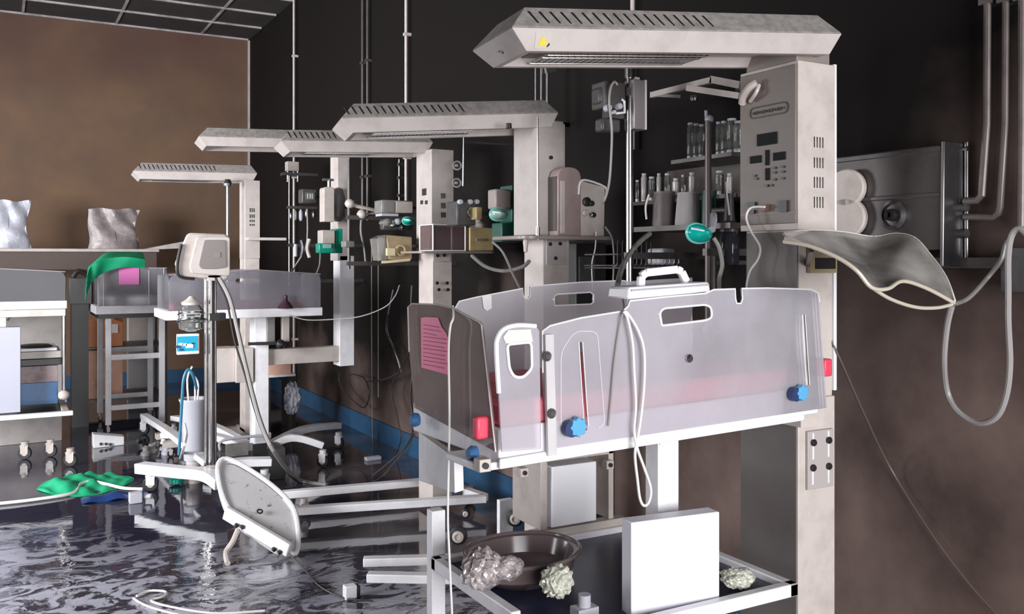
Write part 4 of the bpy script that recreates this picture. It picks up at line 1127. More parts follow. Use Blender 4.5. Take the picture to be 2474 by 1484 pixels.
# bed of the fourth
def bed(root, x0, x1, y0, y1, z0, z1, wallm, pink=True, trim_=white, holes=True, endl=True):
    b = MB(); b.box(x0 - .02, x1 + .01, y0 - .01, y1 + .01, z0 - .035, z0 + .02); b.build('bed_tray', trim_, root, bevel=.004)
    b = MB(); b.box(x0 + .03, x1 - .03, y0 + .03, y1 - .03, z0 + .02, z0 + .06); b.build('mattress', pinkm if pink else greyc, root, bevel=.01)
    L = x1 - x0
    for yy in (y0 + .006, y1 - .006):
        out = rounded([(0, z0 - .01), (L, z0 - .01), (L, z1 - .02), (L * .55, z1 + .01), (0, z1 - .02)], [0, 0, .05, .0, .05])
        lp = [out]
        if holes: lp.append(roundrect(L * .42, z1 - .075, L * .58, z1 - .045, .014, 3))
        plate('side_panel', wallm, root, V(x0, yy, 0), V(1, 0, 0), V(0, 0, 1), lp, .005)
    for xx in (x0, x1):
        plate('end_panel', wallm, root, V(xx, y0 + .01, 0), V(0, 1, 0), V(0, 0, 1), [rounded([(0, z0 - .01), (y1 - y0 - .02, z0 - .01), (y1 - y0 - .02, z1 - .02), (0, z1 - .02)], [0, 0, .04, .04])], .005)
    b = MB(); b.tube([V(x0, y0 + .001, z1 - .02), V(x0 + L * .55, y0 + .001, z1 + .01), V(x1, y0 + .001, z1 - .02)], .0022, 6); b.build('side_panel_edge', mat('dull_acrylic_edge', (.48, .43, .42), .3), root)
zb4 = fY(700, 752, 5.75).z; zt4 = fY(700, 655, 5.75).z
bed(W4, fY(408, 700, 5.75).x, fY(775, 700, 5.75).x, 5.75, 6.2, zb4, zt4, acry_b)
# curved base arms with casters
def armleg(root, pts, w, h, m=white):
    P = spline([Vector(p) for p in pts], 6)
    b = MB(); rings = []
    for i, p in enumerate(P):
        t = (P[min(i + 1, len(P) - 1)] - P[max(i - 1, 0)]).normalized()
        r_ = t.cross(V(0, 0, 1)).normalized(); u = r_.cross(t)
        rings.append([p - r_ * w / 2 - u * h / 2, p + r_ * w / 2 - u * h / 2, p + r_ * w / 2 + u * h / 2, p - r_ * w / 2 + u * h / 2])
    b.loft(rings); return b.build('base_arm', m, root, bevel=.004)
pc = V((xp0 + xp1) / 2, YC4 + .05, .14)
e1 = fZ(818, 1028, .17); e2 = fZ(780, 1076, .15); e3 = fZ(420, 1010, .14); e4 = fZ(395, 1052, .12)
armleg(W4, [pc, pc.lerp(e1, .5) + V(0, 0, .05), e1 + V(0, 0, .0)], .06, .045)
armleg(W4, [pc, pc.lerp(e2, .5) + V(0, 0, .07), e2], .06, .045)
armleg(W4, [pc, pc.lerp(e3, .5) + V(0, 0, .05), e3], .06, .04)
armleg(W4, [pc, pc.lerp(e4, .5) + V(0, 0, .05), e4], .06, .04)
for e in (e1, e2): caster(W4, (e.x, e.y, 0), .042, 2.4, m=white)
for e in (e3, e4): caster(W4, (e.x, e.y, 0), .03, .4, m=white)
# fifth
W5 = thing('infant_warmer', 'farthest small-looking infant warmer, narrow column against the smoke-stained far wall', 'infant warmer', (1.66, 6.95, 0))
YC5 = 6.88
x0 = fY(592, 500, YC5).x; x1 = fY(628, 500, YC5).x
b = MB(); b.box(x0, x1, YC5, YC5 + .18, 1.40, fY(610, 436, YC5).z); vents(b, (603, 616), YC5, ((503, 513), (518, 527), (531, 537), (541, 546)), n=3); b.build('controller_housing', [hood_m, dark], W5, bevel=.003)
b = MB(); b.box(x0, x1, YC5 + .01, YC5 + .17, .1, 1.4); b.build('column', cream, W5, bevel=.003)
hood(W5, fY(322, 413, 6.95), math.radians(-4), math.radians(1.0), 0.0, .86, .34, 18, .05, .56)
b = MB(); b.box(1.0, 1.75, 6.75, 6.82, .07, .11); b.build('base_leg', cream, W5); b = MB(); b.box(1.0, 1.75, 7.1, 7.17, .07, .11); b.build('base_leg', cream, W5)
b = MB(); b.box(x0, x1, 6.76, 7.16, .06, .12); b.build('base_crossbar', cream, W5)
for q_ in ((1.05, 6.785), (1.05, 7.135), (1.72, 6.785), (1.72, 7.135)): caster(W5, (*q_, 0), .022)
b = MB(); p = fY(550, 450, 6.85); b.cyl(p, fY(550, 700, 6.85), .011); b.lathe(p, [(.03, 0), (.035, .02), (.02, .05), (.001, .05)], 14); b.build('lamp_rod', steel, W5)
b = MB(); p = fY(600, 577, 6.8); q = fY(690, 574, 6.8); b.box(p.x, q.x, 6.78, 6.95, p.z - .01, p.z + .01); b.build('column_shelf', cream, W5)

# ================================================================= left side: stands, cribs, cabinets
# long ledge across the far wall and the wrapped packs on it
a = fY(0, 600, 9.6); c = fY(385, 604, 9.6)
lz = a.z
Lg = thing('long_counter', 'long pale-edged counter running in front of the smoke-stained far wall', 'counter', (.8, 9.8, 0))
b = MB(); b.box(-1.2, c.x, 9.6, 10.2, lz - .03, lz); b.build('counter_top', cream, Lg, bevel=.004)
b = MB(); b.box(-1.2, c.x - .02, 9.64, 10.18, lz - .20, lz - .03); b.build('counter_apron', mat('brown_board', (.10, .07, .06), .6), Lg)
for xx in (-1.1, c.x - .08):
    b = MB(); b.box(xx, xx + .05, 9.68, 9.73, 0, lz - .2); b.build('leg', dsteel, Lg)
def pack(x0, y0, x1, y1, Y, m, label, seed):
    a = fY(x0, y1, Y); c = fY(x1, y0, Y); rnd = random.Random(seed); ph = [rnd.uniform(0, 6) for _ in range(6)]
    H = c.z - lz
    def fn(u, v):
        w_ = .07 * math.sin(PI * u) ** .5 * (1 - v * .6) + .012 * math.sin(9 * u + ph[0]) * math.sin(6 * v + ph[1]) + .015 * math.sin(17 * u * v + ph[2])
        x = a.x + (c.x - a.x) * u + .012 * math.sin(7 * v + ph[3]) - (.02 * math.sin(PI * v) if u > .5 else -.02 * math.sin(PI * v))
        z = lz + .002 + H * v * (1 + .02 * math.sin(12 * u + ph[4]))
        return (x, Y - w_, z)
    b = MB(); b.sheet(fn, 26, 22, 0)
    b.sheet(lambda u, v: (fn(u, v)[0], 2 * Y - fn(u, v)[1], fn(u, v)[2]), 26, 22, 0)
    return tag(b.build('wrapped_pack', m), label, 'plastic pack')
packm = mat('crinkled_clear_wrap', (.40, .34, .33), .3, .0, dirt=.8, dcol=(.13, .1, .1), scale=7, bump=.9, lo=.35)
packb = mat('crinkled_bluish_wrap', (.62, .63, .70), .3, .0, dirt=.8, dcol=(.3, .3, .35), scale=9, bump=1.0, lo=.35)
pack(-40, 487, 72, 590, 9.72, packb, 'bluish wrapped pack at the left end of the long counter', 1)
pack(210, 507, 334, 594, 9.8, packm, 'brownish clear wrapped pack standing in the middle of the long counter', 2)

# open-frame crib (pink card) on a white tube stand
Yk = 7.9
C1 = thing('bassinet', 'bassinet with a pink card on its end, on a white square-tube stand', 'bassinet', (fY(330, 900, Yk).x, Yk + .4, 0))
xa = fY(237, 700, Yk).x; xb = fY(403, 700, Yk).x; zt = fY(320, 648, Yk).z; zb = fY(320, 738, Yk).z
for xx in (xa, xb):
    plate('side_panel', acry_b, C1, V(xx, Yk, 0), V(0, 1, 0), V(0, 0, 1), [rounded([(0, zb), (.75, zb), (.75, zt), (0, zt)], [0, 0, .05, .05])], .005)
for yy in (Yk, Yk + .75):
    plate('end_panel', acry_b, C1, V(xa, yy, 0), V(1, 0, 0), V(0, 0, 1), [rounded([(0, zb), (xb - xa, zb), (xb - xa, zt), (0, zt)], [0, 0, .04, .04])], .005)
b = MB()
for px in (237, 250, 360, 396):
    p = fY(px, 700, Yk - .006); b.cyl((p.x, p.y, zb), (p.x, p.y, zt - (.02 if px in (250, 360) else 0)), .003, seg=6)
b.tube([(xa, Yk - .004, zt), (xb, Yk - .004, zt)], .002, 6)
b.build('panel_edges', edge_m, C1)
b = MB(); b.box(xa - .02, xb + .02, Yk - .03, Yk + .78, zb - .065, zb); b.build('bed_tray', white, C1, bevel=.004)
b = MB(); b.box(xa + .02, xb - .02, Yk + .02, Yk + .72, zb, zb + .06); b.build('mattress', mat('dark_pink_cover', (.25, .07, .12), .6), C1, bevel=.01)
b = MB(); b.box(xa, xb, Yk - .02, Yk + .77, zb - .10, zb - .065); b.build('bed_frame', dark, C1)
q0 = fY(287, 688, Yk - .01); q1 = fY(336, 644, Yk - .01)
b = MB(); b.box(q0.x, q1.x, Yk - .012, Yk - .008, q0.z, q1.z); b.build('name_card', pinkc, C1, label='bright pink card on the end panel')
def fr(px, y0, y1, nm='leg'):
    p = fY(px, 900, Yk); z0 = fY(px, y1, Yk).z; z1 = fY(px, y0, Yk).z; return p.x, max(z0, .06), z1
zf = zb - .10
for px, y1 in ((262, 1028), (392, 1040)):
    x, z0, z1 = fr(px, 740, y1)
    b = MB(); b.box(x - .022, x + .022, Yk, Yk + .04, z0, zf); b.build('leg', white, C1, bevel=.003)
    b = MB(); b.box(x - .022, x + .022, Yk + .66, Yk + .70, z0, zf); b.build('leg', white, C1, bevel=.003)
    caster(C1, (x, Yk + .02, 0), .02); caster(C1, (x, Yk + .68, 0), .02)
xl_ = fY(262, 900, Yk).x; xr_ = fY(392, 900, Yk).x
for y0, y1 in ((855, 868), (976, 988)):
    z0 = fY(330, y1, Yk).z; z1 = fY(330, y0, Yk).z
    b = MB(); b.box(xl_, xr_, Yk + .005, Yk + .035, z0, z1); b.build('crossbar', white, C1, bevel=.002)
    b = MB(); b.box(xl_, xr_, Yk + .665, Yk + .695, z0, z1); b.build('crossbar', white, C1, bevel=.002)
# bright green sheet draped over its rim
def drape(fn, nu, nv, nm, m, label, cat, th=.004):
    b = MB(); b.sheet(fn, nu, nv, th); return tag(b.build(nm, m), label, cat)
gp = [(207, 700, 7.75), (212, 665, 7.75), (225, 640, 7.78), (250, 628, 7.8), (300, 622, 7.82), (350, 628, 7.84)]
gq = [(232, 702, 7.9), (234, 668, 7.95), (250, 648, 8.0), (275, 634, 8.05), (310, 630, 8.1), (352, 640, 8.1)]
gt = [(214, 660, 8.0), (216, 645, 8.05), (240, 622, 8.1), (265, 612, 8.15), (310, 607, 8.2), (345, 614, 8.2)]
GA = [fY(*p) for p in gp]; GB = [fY(*p) for p in gq]; GT = [fY(*p) for p in gt]
def gfn(u, v):
    a = poly_at(GT, u); c = poly_at(GB if v > .5 else GB, u); m_ = poly_at(GA, u)
    if v < .5: return a.lerp(m_, v * 2) + V(0, 0, .008 * math.sin(14 * u))
    return m_.lerp(V(m_.x, m_.y + .02, m_.z - .10 - .03 * math.sin(5 * u)), (v - .5) * 2) + V(0, .01 * math.sin(18 * u + 3 * v), 0)
drape(gfn, 30, 12, 'green_sheet', greenc, 'bright green surgical sheet draped over the bassinet with the pink card', 'sheet')

# big mobile cabinet cart at the far left
Yc = 6.9
CC = thing('infant_warmer', 'infant warmer cut by the left edge of the picture, white box under its bed', 'infant warmer', (.0, Yc + .3, 0))
zt = fY(80, 650, Yc).z; zb = fY(80, 735, Yc).z
xr = fY(158, 700, Yc).x
bed(CC, xr - 1.15, xr, Yc, Yc + .5, zb + .0, zt, mat('grey_side_panel', (.035, .034, .04), .35, dirt=.4, dcol=(.022, .02, .024), scale=5), pink=False)
b = MB(); b.box(xr - 1.15, xr + .0, Yc - .03, Yc + .02, fY(80, 765, Yc).z, fY(80, 748, Yc).z); b.build('bed_rail', cream, CC, bevel=.003)
b = MB(); a = fY(1, 1000, Yc - .1); c = fY(50, 790, Yc - .1); b.box(a.x - .35, c.x, Yc - .1, Yc + .0, a.z, c.z); b.build('motor_box', mat('lilac_grey_paint', (.40, .40, .47), .4, dirt=.3, dcol=(.32, .32, .37), scale=4), CC, bevel=.004)
b = MB(); b.box(a.x - .2, fY(14, 700, Yc).x, Yc, Yc + .06, c.z, fY(10, 745, Yc).z); b.build('centre_post', white, CC)
b = MB(); b.bar(fY(18, 775, Yc + .1), fY(42, 742, Yc + .1), .03, .012); b.build('brace', dark, CC)
b = MB(); a = fY(0, 1008, Yc - .12); c = fY(176, 992, Yc - .12); b.box(a.x - .5, c.x, Yc - .14, Yc - .1, c.z - .03, c.z); b.build('base_rail', white, CC, bevel=.002)
b = MB(); b.box(a.x - .5, c.x, Yc + .5, Yc + .55, c.z - .03, c.z); b.build('base_rail', white, CC, bevel=.002)
b = MB(); b.box(c.x - .06, c.x - .02, Yc - .1, Yc + .5, c.z - .03, c.z - .003); b.build('base_crossbar', cream, CC, bevel=.002)
b = MB(); b.box(a.x - .5, c.x - .03, Yc - .1, Yc + .5, c.z - .028, c.z - .02); b.build('base_shelf', dark, CC)
for px, py in ((170, 1020), (122, 1020), (60, 1022)):
    p = fY(px, py, Yc - .10 if px > 150 else Yc + .3); caster(CC, (p.x, p.y, 0), .045, -.4)
b = MB(); p = fY(155, 800, Yc); q = fY(163, 800, Yc); b.cyl((p.x, Yc + .02, fY(155, 955, Yc).z), (p.x, Yc + .02, fY(155, 748, Yc).z), .012)
b.build('steel_post', chrome, CC)
b = MB(); p = fY(154, 955, Yc); b.blob(p, .035, .03, .035, .15, 4, 2); b.build('post_foot', beigep, CC)
# grey back cabinet seen behind
bx = BY(45, 762, 150, 980, 7.8, .35)
r = boxthing('storage_cabinet', 'dull grey-beige cabinet panel behind the far left warmer', 'cabinet', (bx[0] - .2, bx[1], bx[2], bx[3], 0.0, bx[5]), mat('dirty_beige_panel', (.42, .38, .36), .6, dirt=.5, dcol=(.2, .17, .16), scale=5))
# stuff stacked on its base
def flat(nm, lab, cat, x0, y0, x1, y1, Y, dep, m, group=None, b_=.004):
    bx = BY(x0, y0, x1, y1, Y, dep); b = MB(); b.bb(bx); return tag(b.build(nm, m, bevel=b_), lab, cat, group)
SB = fY(80, 992, Yc - .12).z
def stack(nm, lab, cat, x0, x1, z0, z1, m, Y=7.02, dep=.4):
    a = fY(x0, 900, Y); c = fY(x1, 900, Y); b = MB(); b.box(a.x, c.x, Y, Y + dep, z0, z1); return tag(b.build(nm, m, bevel=.003), lab, cat)
zs_ = lambda y: fY(90, y, 7.02).z
stack('storage_bin', 'blue plastic storage bin low on the far left warmer base', 'bin', 40, 140, SB + .0, zs_(925), bluebox)
stack('folded_linen', 'pinkish-grey folded linen lying on the blue bin', 'linen', 40, 140, zs_(925), zs_(885), mat('pinkish_linen', (.42, .33, .33), .8, dirt=.8, dcol=(.22, .15, .15), scale=16))
stack('black_tray', 'black flat tray above the folded linen', 'tray', 40, 150, zs_(884), zs_(868), dark)
stack('white_board', 'pale flat panel lying on the black tray', 'panel', 40, 148, zs_(867), zs_(850), cream)
stack('white_board', 'narrow bright white panel topmost in the stack at far left', 'panel', 40, 138, zs_(849), zs_(842), white)
b = MB(); p = fY(85, 838, 7.05); b.lathe((p.x, p.y + .1, zs_(842) + .001), [(.10, 0), (.115, .004), (.09, .016), (.03, .02), (.001, .021)], 24); tag(b.build('dark_lid', dark), 'dark round lid lying on the topmost white panel', 'lid')  # the round piece is a lid

# dark upright with black case behind bassinet
bx = BY(168, 672, 222, 735, 8.3, .3); r = boxthing('dark_case', 'black instrument case left of the green sheet', 'case', bx, darkg)
b = MB(); b.box(bx[0] + .02, bx[1] - .02, 8.35, 8.55, 0, bx[4]); b.build('stand', dark, r)
b = MB(); b.tube([fY(176, 670, 8.3), fY(190, 655, 8.3), fY(215, 668, 8.3)], .02, 8, smooth=4); b.build('handle', dark, r)
# chrome trolley frame holding boxes
Yt = 8.78
TR = thing('steel_trolley', 'open chrome tube trolley holding brown cartons behind the bassinet', 'trolley', (fY(250, 900, Yt).x, Yt + .3, 0))
xa = fY(196, 900, Yt).x; xb = fY(400, 900, Yt).x; zt = fY(300, 748, Yt).z
for x_ in (xa, xb):
    for y_ in (Yt, Yt + .6):
        b = MB(); b.cyl((x_, y_, .0), (x_, y_, zt), .014, seg=10); b.build('post', dsteel if x_ == xa else chrome, TR)
b = MB(); b.box(xa - .02, xb + .02, Yt - .02, Yt + .62, zt, zt + .025); b.build('top_shelf', cream, TR, bevel=.003)
zs1 = fY(250, 965, Yt).z
b = MB(); b.box(xa, xb, Yt, Yt + .6, zs1 - .02, zs1); b.build('lower_shelf', dsteel, TR)
zm = fY(250, 840, Yt).z
b = MB(); b.box(xa, xb, Yt, Yt + .6, zm - .012, zm); b.build('middle_shelf', dsteel, TR)
a = fY(204, 900, Yt + .05); c = fY(297, 900, Yt + .05)
r = thing('cardboard_box', 'orange-brown carton with a white label on the trolley middle shelf', 'box', (a.x, Yt + .25, zm + .001))
b = MB(); b.box(a.x, c.x, Yt + .05, Yt + .4, zm + .001, fY(250, 772, Yt + .05).z); b.build('carton', card, r, bevel=.003)
l0 = fY(270, 805, Yt + .045); l1 = fY(285, 783, Yt + .045); b = MB(); b.box(l0.x, l1.x, Yt + .046, Yt + .051, l0.z, l1.z); b.build('label_sticker', white, r)
b = MB(); b.bar(fY(272, 770, Yt + .05), fY(296, 779, Yt + .05), .16, .004); b.build('open_flap', card, r)
r = thing('cardboard_box', 'taller pale brown carton with worn print on the trolley lower shelf', 'box', (a.x, Yt + .25, zs1 + .001))
b = MB(); b.box(a.x, c.x, Yt + .05, Yt + .4, zs1 + .001, fY(250, 846, Yt + .05).z); b.build('carton', cardp, r, bevel=.003)
b = MB(); p = fY(232, 925, Yt + .045); b.blob(p, .03, .003, .035, .3, 7, 2); b.build('printed_mark', mat('pale_print', (.55, .33, .27), .7), r)
# grey fabric-covered cabinet right of the cartons
bx = BY(310, 755, 384, 850, 9.45, .12); r = boxthing('storage_cabinet', 'beige upper cabinet panel seen through the bassinet stand', 'cabinet', (bx[0], bx[1], bx[2], bx[3], bx[4], bx[5]), mat('warm_beige_panel', (.70, .62, .57), .5, dirt=.5, dcol=(.5, .42, .38), scale=6))
b = MB(); b.box(bx[0], bx[1], 9.45, 9.57, 0, bx[4]); b.build('plinth', mat('grey_metal_panel', (.33, .32, .32), .4), r)
# ceiling-less sloped board behind
b = MB(); b.hexa([fY(330, 606, 9.65), fY(350, 604, 9.65), fY(350, 603, 9.95), fY(330, 603, 9.95)], [fY(452, 582, 9.65), fY(440, 600, 9.65) , fY(440, 600, 9.95), fY(452, 582, 9.95)])
tag(b.build('sloping_board', cream), 'pale board propped on a slope at the right end of the long counter', 'board')

# monitor on pole with footed base
Ym = 5.5
pc = fY(505, 900, Ym)
MN = thing('monitor_stand', 'grey-beige monitor on a chrome pole with splayed white feet', 'monitor', (pc.x, Ym, 0))
hc = [(430, 655), (420, 640), (452, 562), (552, 566), (556, 660), (530, 676), (440, 672)]
def prism(b, pts, Y, dep, dx=0.0, dz=0.0, sc=1.0):
    A = [fY(x, y, Y) for x, y in pts]; cc = sum(A, Vector()) / len(A)
    B = [(p - cc) * sc + cc + V(dx, dep, dz) for p in A]
    b.loft([A, B])
b = MB(); prism(b, rounded(hc, 12), 5.38, .12, .03, .01, .94); hd = b.build('monitor_back_shell', beigep, MN, bevel=.01)
b = MB(); prism(b, rounded([(462, 660), (458, 645), (476, 572), (556, 572), (556, 668)], 8), 5.36, .03); b.build('monitor_bezel', cream, MN, bevel=.004)
b = MB(); prism(b, rounded([(487, 650), (480, 640), (494, 580), (545, 580), (547, 646), (520, 650)], 6), 5.352, .01); b.build('monitor_screen', mat('smoked_screen', (.20, .175, .16), .35), MN, bevel=.002)
b = MB(); prism(b, [(520, 610), (532, 610), (532, 622), (520, 622)], 5.348, .005); b.build('screen_mark', smoked, MN)
b = MB(); b.tube([fY(438, 590, 5.37), fY(428, 640, 5.37), fY(434, 668, 5.37), fY(470, 674, 5.37)], .009, 8, smooth=4); b.build('edge_trim', dark, MN)
b = MB(); p = fY(500, 668, 5.4); q = fY(548, 662, 5.4); b.box(p.x, q.x, 5.38, 5.5, p.z - .025, p.z + .01); b.build('head_bracket', cream, MN, bevel=.004)
zt = fY(505, 675, Ym).z
for dx, rr, m_ in ((-.018, .010, chrome), (.010, .019, chrome), (.036, .007, steel)):
    b = MB(); b.cyl((pc.x + dx, Ym, .16), (pc.x + dx, Ym, zt), rr, seg=14); b.build('pole', m_, MN)
b = MB(); b.box(pc.x + .0, pc.x + .09, Ym - .03, Ym + .03, fY(505, 775, Ym).z, fY(505, 757, Ym).z); b.build('pole_clamp', dark, MN)
# feet
hub = V(pc.x + .03, Ym, .17)
l_ = fZ(338, 1130, .15); l2 = fZ(430, 1140, .165)
armleg(MN, [l_, l2, fZ(500, 1148, .17), fZ(535, 1170, .15)], .08, .06)
e_ = fZ(655, 1115, .17); 
armleg(MN, [hub, fZ(575, 1118, .18), e_], .09, .045)
e3_ = fZ(348, 1005, .15)
armleg(MN, [hub, hub.lerp(e3_, .5) + V(0, 0, .02), e3_], .06, .04)
b = MB(); b.lathe((hub.x, hub.y, .12), [(.10, 0), (.12, .02), (.12, .05), (.04, .075), (.001, .076)], 24); b.build('base_hub', cream, MN)
for e, an in ((V(l_.x + .06, l_.y, 0), 2.8), (V(e_.x - .04, e_.y, 0), .3), (V(e3_.x, e3_.y, 0), 2.5)): caster(MN, e, .045, an, m=white)
b = MB(); p = fZ(555, 1200, .0); caster(MN, (p.x, p.y + .05, 0), .04, .2)
# hoses of the monitor
wire('ventilation_hose', [fY(530, 672, 5.36), fY(555, 720, 5.3), fY(575, 800, 5.2), fY(598, 900, 5.1), fY(630, 1020, 4.95), fY(668, 1100, 4.85), fZ(720, 1158, .03), fZ(790, 1172, .02)], .012, cableg, 'thick pale hose curving from the monitor head down to the floor', 'hose')
wire('power_cable', [fY(520, 672, 5.38), fY(548, 730, 5.34), fY(566, 820, 5.3), fY(590, 900, 5.25), fY(622, 1010, 5.1), fY(660, 1095, 5.0), fZ(720, 1165, .02), fZ(800, 1176, .02), fZ(900, 1166, .02), fD(960, 1110, 4.5), fD(1000, 1050, 3.8)], .006, cabled, 'black cable following the pale monitor hose and rising toward the nearest bed')
wire('power_cable', [fY(700, 762, 5.7), fY(740, 773, 5.6), fY(800, 772, 5.5), fY(870, 765, 5.3), fY(930, 742, 5.2), fY(955, 715, 5.1), fY(965, 690, 5.0)], .004, cableg, 'grey cable sagging between the fourth bed and the third column')
for pts, lab in (([(938, 760), (933, 800), (955, 850), (968, 890), (935, 915), (885, 922)], 'dark cord crossing the brown wall, ending toward the left'),
                 ([(985, 760), (995, 830), (968, 890), (945, 940), (958, 1000), (968, 1060), (955, 1100)], 'dark cord hanging on the brown wall just left of the pink sheet'),
                 ([(820, 900), (822, 930), (850, 965), (880, 985), (892, 950), (880, 915), (855, 905), (835, 908)], 'dark cord forming a hanging loop under the white column')):
    wire('wall_cable', [fX(x, y, XW - .12) for x, y in pts], .005, cabled, lab)
wire('wall_cable', [fX(950, 700, XW - .1), fX(938, 760, XW - .1), fX(936, 800, XW - .1), fX(955, 850, XW - .1), fX(970, 900, XW - .1)], .006, cableg, 'grey cord curving down the brown wall behind the third column')
for x, y1, lab in ((898, 1078, 'left of two thin pale cords hanging down the brown wall'), (914, 960, 'right of two thin pale cords hanging down the brown wall')):
    wire('hanging_cable', [fX(x, 580, XW - .09), fX(x, 800, XW - .09), fX(x + (2 if x < 900 else 0), y1, XW - .09)], .0035, cableg, lab, sub=2)
b = MB(); p = fZ(903, 1112, .0); b.box(p.x - .06, p.x + .05, p.y - .02, p.y + .03, .0, .025); tag(b.build('socket_block', greyc, bevel=.004), 'small grey block on the wet floor by the blue skirting', 'block')

# gauge, cyan bag and suction jar hanging on the stand
SJ = thing('suction_unit', 'suction bottle with a cyan-printed card hung on the monitor pole', 'suction unit', (fY(455, 830, 5.45).x, 5.46, fY(455, 850, 5.45).z))
b = MB(); a = fY(428, 858, 5.44); c = fY(482, 806, 5.44); b.box(a.x, c.x, 5.44, 5.47, a.z, c.z); b.build('card_back', white, SJ, bevel=.004)
b = MB(); a = fY(428, 850, 5.43); c = fY(478, 812, 5.43); b.box(a.x, c.x, 5.435, 5.441, a.z, c.z); b.build('cyan_print', cyan, SJ, label='cyan printed face')
for (x, y, s_, m_) in ((430, 838, .012, blued), (437, 832, .012, white), (446, 833, .012, white), (438, 845, .01, blued), (458, 836, .02, white), (466, 830, .007, dark)):
    b = MB(); p = fY(x, y, 5.432); b.box(p.x - s_, p.x + s_, 5.431, 5.436, p.z - s_ * .6, p.z + s_ * .6); b.build('printed_mark', m_, SJ)
b = MB(); p = fY(462, 775, 5.42); b.torus(p, .075, .007, (0, .25, 1), 26, 8); b.torus(p + V(0, 0, .04), .07, .005, (0, .2, 1), 26, 8); b.build('jar_ring', chrome, SJ)
b = MB(); b.lathe(p + V(0, 0, -.06), [(.03, 0), (.066, .015), (.07, .05), (.07, .12), (.05, .15)], 24); b.build('jar', glass, SJ)
b = MB(); b.lathe(p + V(0, 0, .09), [(.05, 0), (.055, .015), (.03, .03), (.01, .05), (.001, .05)], 20); b.build('jar_lid', cream, SJ)
b = MB(); b.cyl(p + V(0, .06, 0), V(pc.x, Ym, p.z), .008); b.build('hanger', steel, SJ)
# grey bucket
BK = thing('waste_bucket', 'grey lidless plastic bucket standing between the casters behind the monitor pole', 'bucket', (fY(473, 1050, 5.9).x, 5.95, 0))
p = fY(473, 1050, 5.9); zt = fY(473, 965, 5.9).z
b = MB(); b.lathe((p.x, 5.95, 0.14), [(.062, 0), (.085, zt - .16), (.092, zt - .15), (.092, zt - .14), (.08, zt - .145), (.06, .01), (.001, .01)], 28); b.build('bucket_body', greyc, BK)
b = MB(); b.lathe((p.x, 5.95, .0), [(.05, 0), (.05, .14), (.001, .14)], 14); b.build('bucket_foot', cream, BK)
for k, (dx, dy, h_) in enumerate(((-.03, 0, .2), (.02, .02, .13), (.0, -.03, .09))):
    b = MB(); b.tube([(p.x + dx, 5.95 + dy, zt - .06), (p.x + dx * 1.4, 5.95 + dy, zt + h_ * .6), (p.x + dx * .4, 5.95 + dy, zt + h_)], .006, 6, smooth=3)
    tag(b.build('plastic_tube', cablew), ('tall', 'middle', 'short')[k] + ' white tube end sticking out of the grey bucket', 'tube')
wire('blue_tube', [fY(432, 1100, 5.7), fY(436, 1030, 5.7), fY(440, 960, 5.7), (fY(444, 915, 5.7)), fY(455, 893, 5.7), fY(468, 912, 5.7), fY(475, 940, 5.75)], .009, bluecab, 'blue rubber tube arching out of the grey bucket and down to the floor', 'tube')
wire('white_tube', [fZ(436, 1108, .02), fY(444, 1080, 5.5), fY(450, 1050, 5.6), fY(446, 1025, 5.7)], .009, cablew, 'short white tube leaning at the foot of the grey bucket', 'tube')
# knobby tangle of fittings on the floor
rnd = random.Random(4)
FT = ['dark round pipe fitting', 'pale elbow fitting', 'black valve fitting', 'grey screw fitting', 'small chrome fitting', 'dull clamp']
spots = [(345, 1070, 'beside the white socket strip'), (368, 1086, 'left of the blue tube foot'), (385, 1062, 'behind the front feet'), (402, 1090, 'touching the monitor foot'), (418, 1068, 'near the grey bucket'), (352, 1092, 'in front of the small tangle')]
for (x, y, wh), nm in zip(spots, FT):
    p = fZ(x, y + 8, 0); b = MB(); r0 = .035
    b.lathe(p, [(r0, 0), (r0, .02), (r0 * .6, .03), (r0 * .7, .06), (.001, .062)], 12)
    b.cyl(p + V(0, 0, .03), p + V(rnd.uniform(-.08, .08), rnd.uniform(-.05, .05), .03 + rnd.uniform(0, .05)), r0 * .4, seg=8)
    tag(b.build('pipe_fitting', [dark, cream, darkg, greyc, chrome, midg][FT.index(nm)]), nm + ' on the wet floor ' + wh, 'fitting')
# socket strip on the floor
PS = thing('socket_strip', 'white power socket strip lying on the wet floor left of the fittings', 'power strip', fZ(262, 1082, 0))
a = fZ(225, 1084, 0); c = fZ(302, 1078, 0)
Y_ = a.y
b = MB(); h_ = fY(225, 1050, Y_).z
b.hexa([(a.x, Y_, 0), (c.x, Y_ + .02, 0), (c.x, Y_ + .12, 0), (a.x, Y_ + .12, 0)], [(a.x, Y_, h_), (c.x, Y_ + .02, h_ * .62), (c.x, Y_ + .12, h_ * .62), (a.x, Y_ + .12, h_)])
b.build('casing', white, PS, bevel=.006)
for x, y in ((244, 1073), (256, 1073), (267, 1074)):
    p = fY(x, y, Y_ + .002); b = MB(); b.lathe(p, [(.011, 0), (.011, .006), (.001, .006)], 10, (0, -1, 0)); b.build('socket', dark, PS)
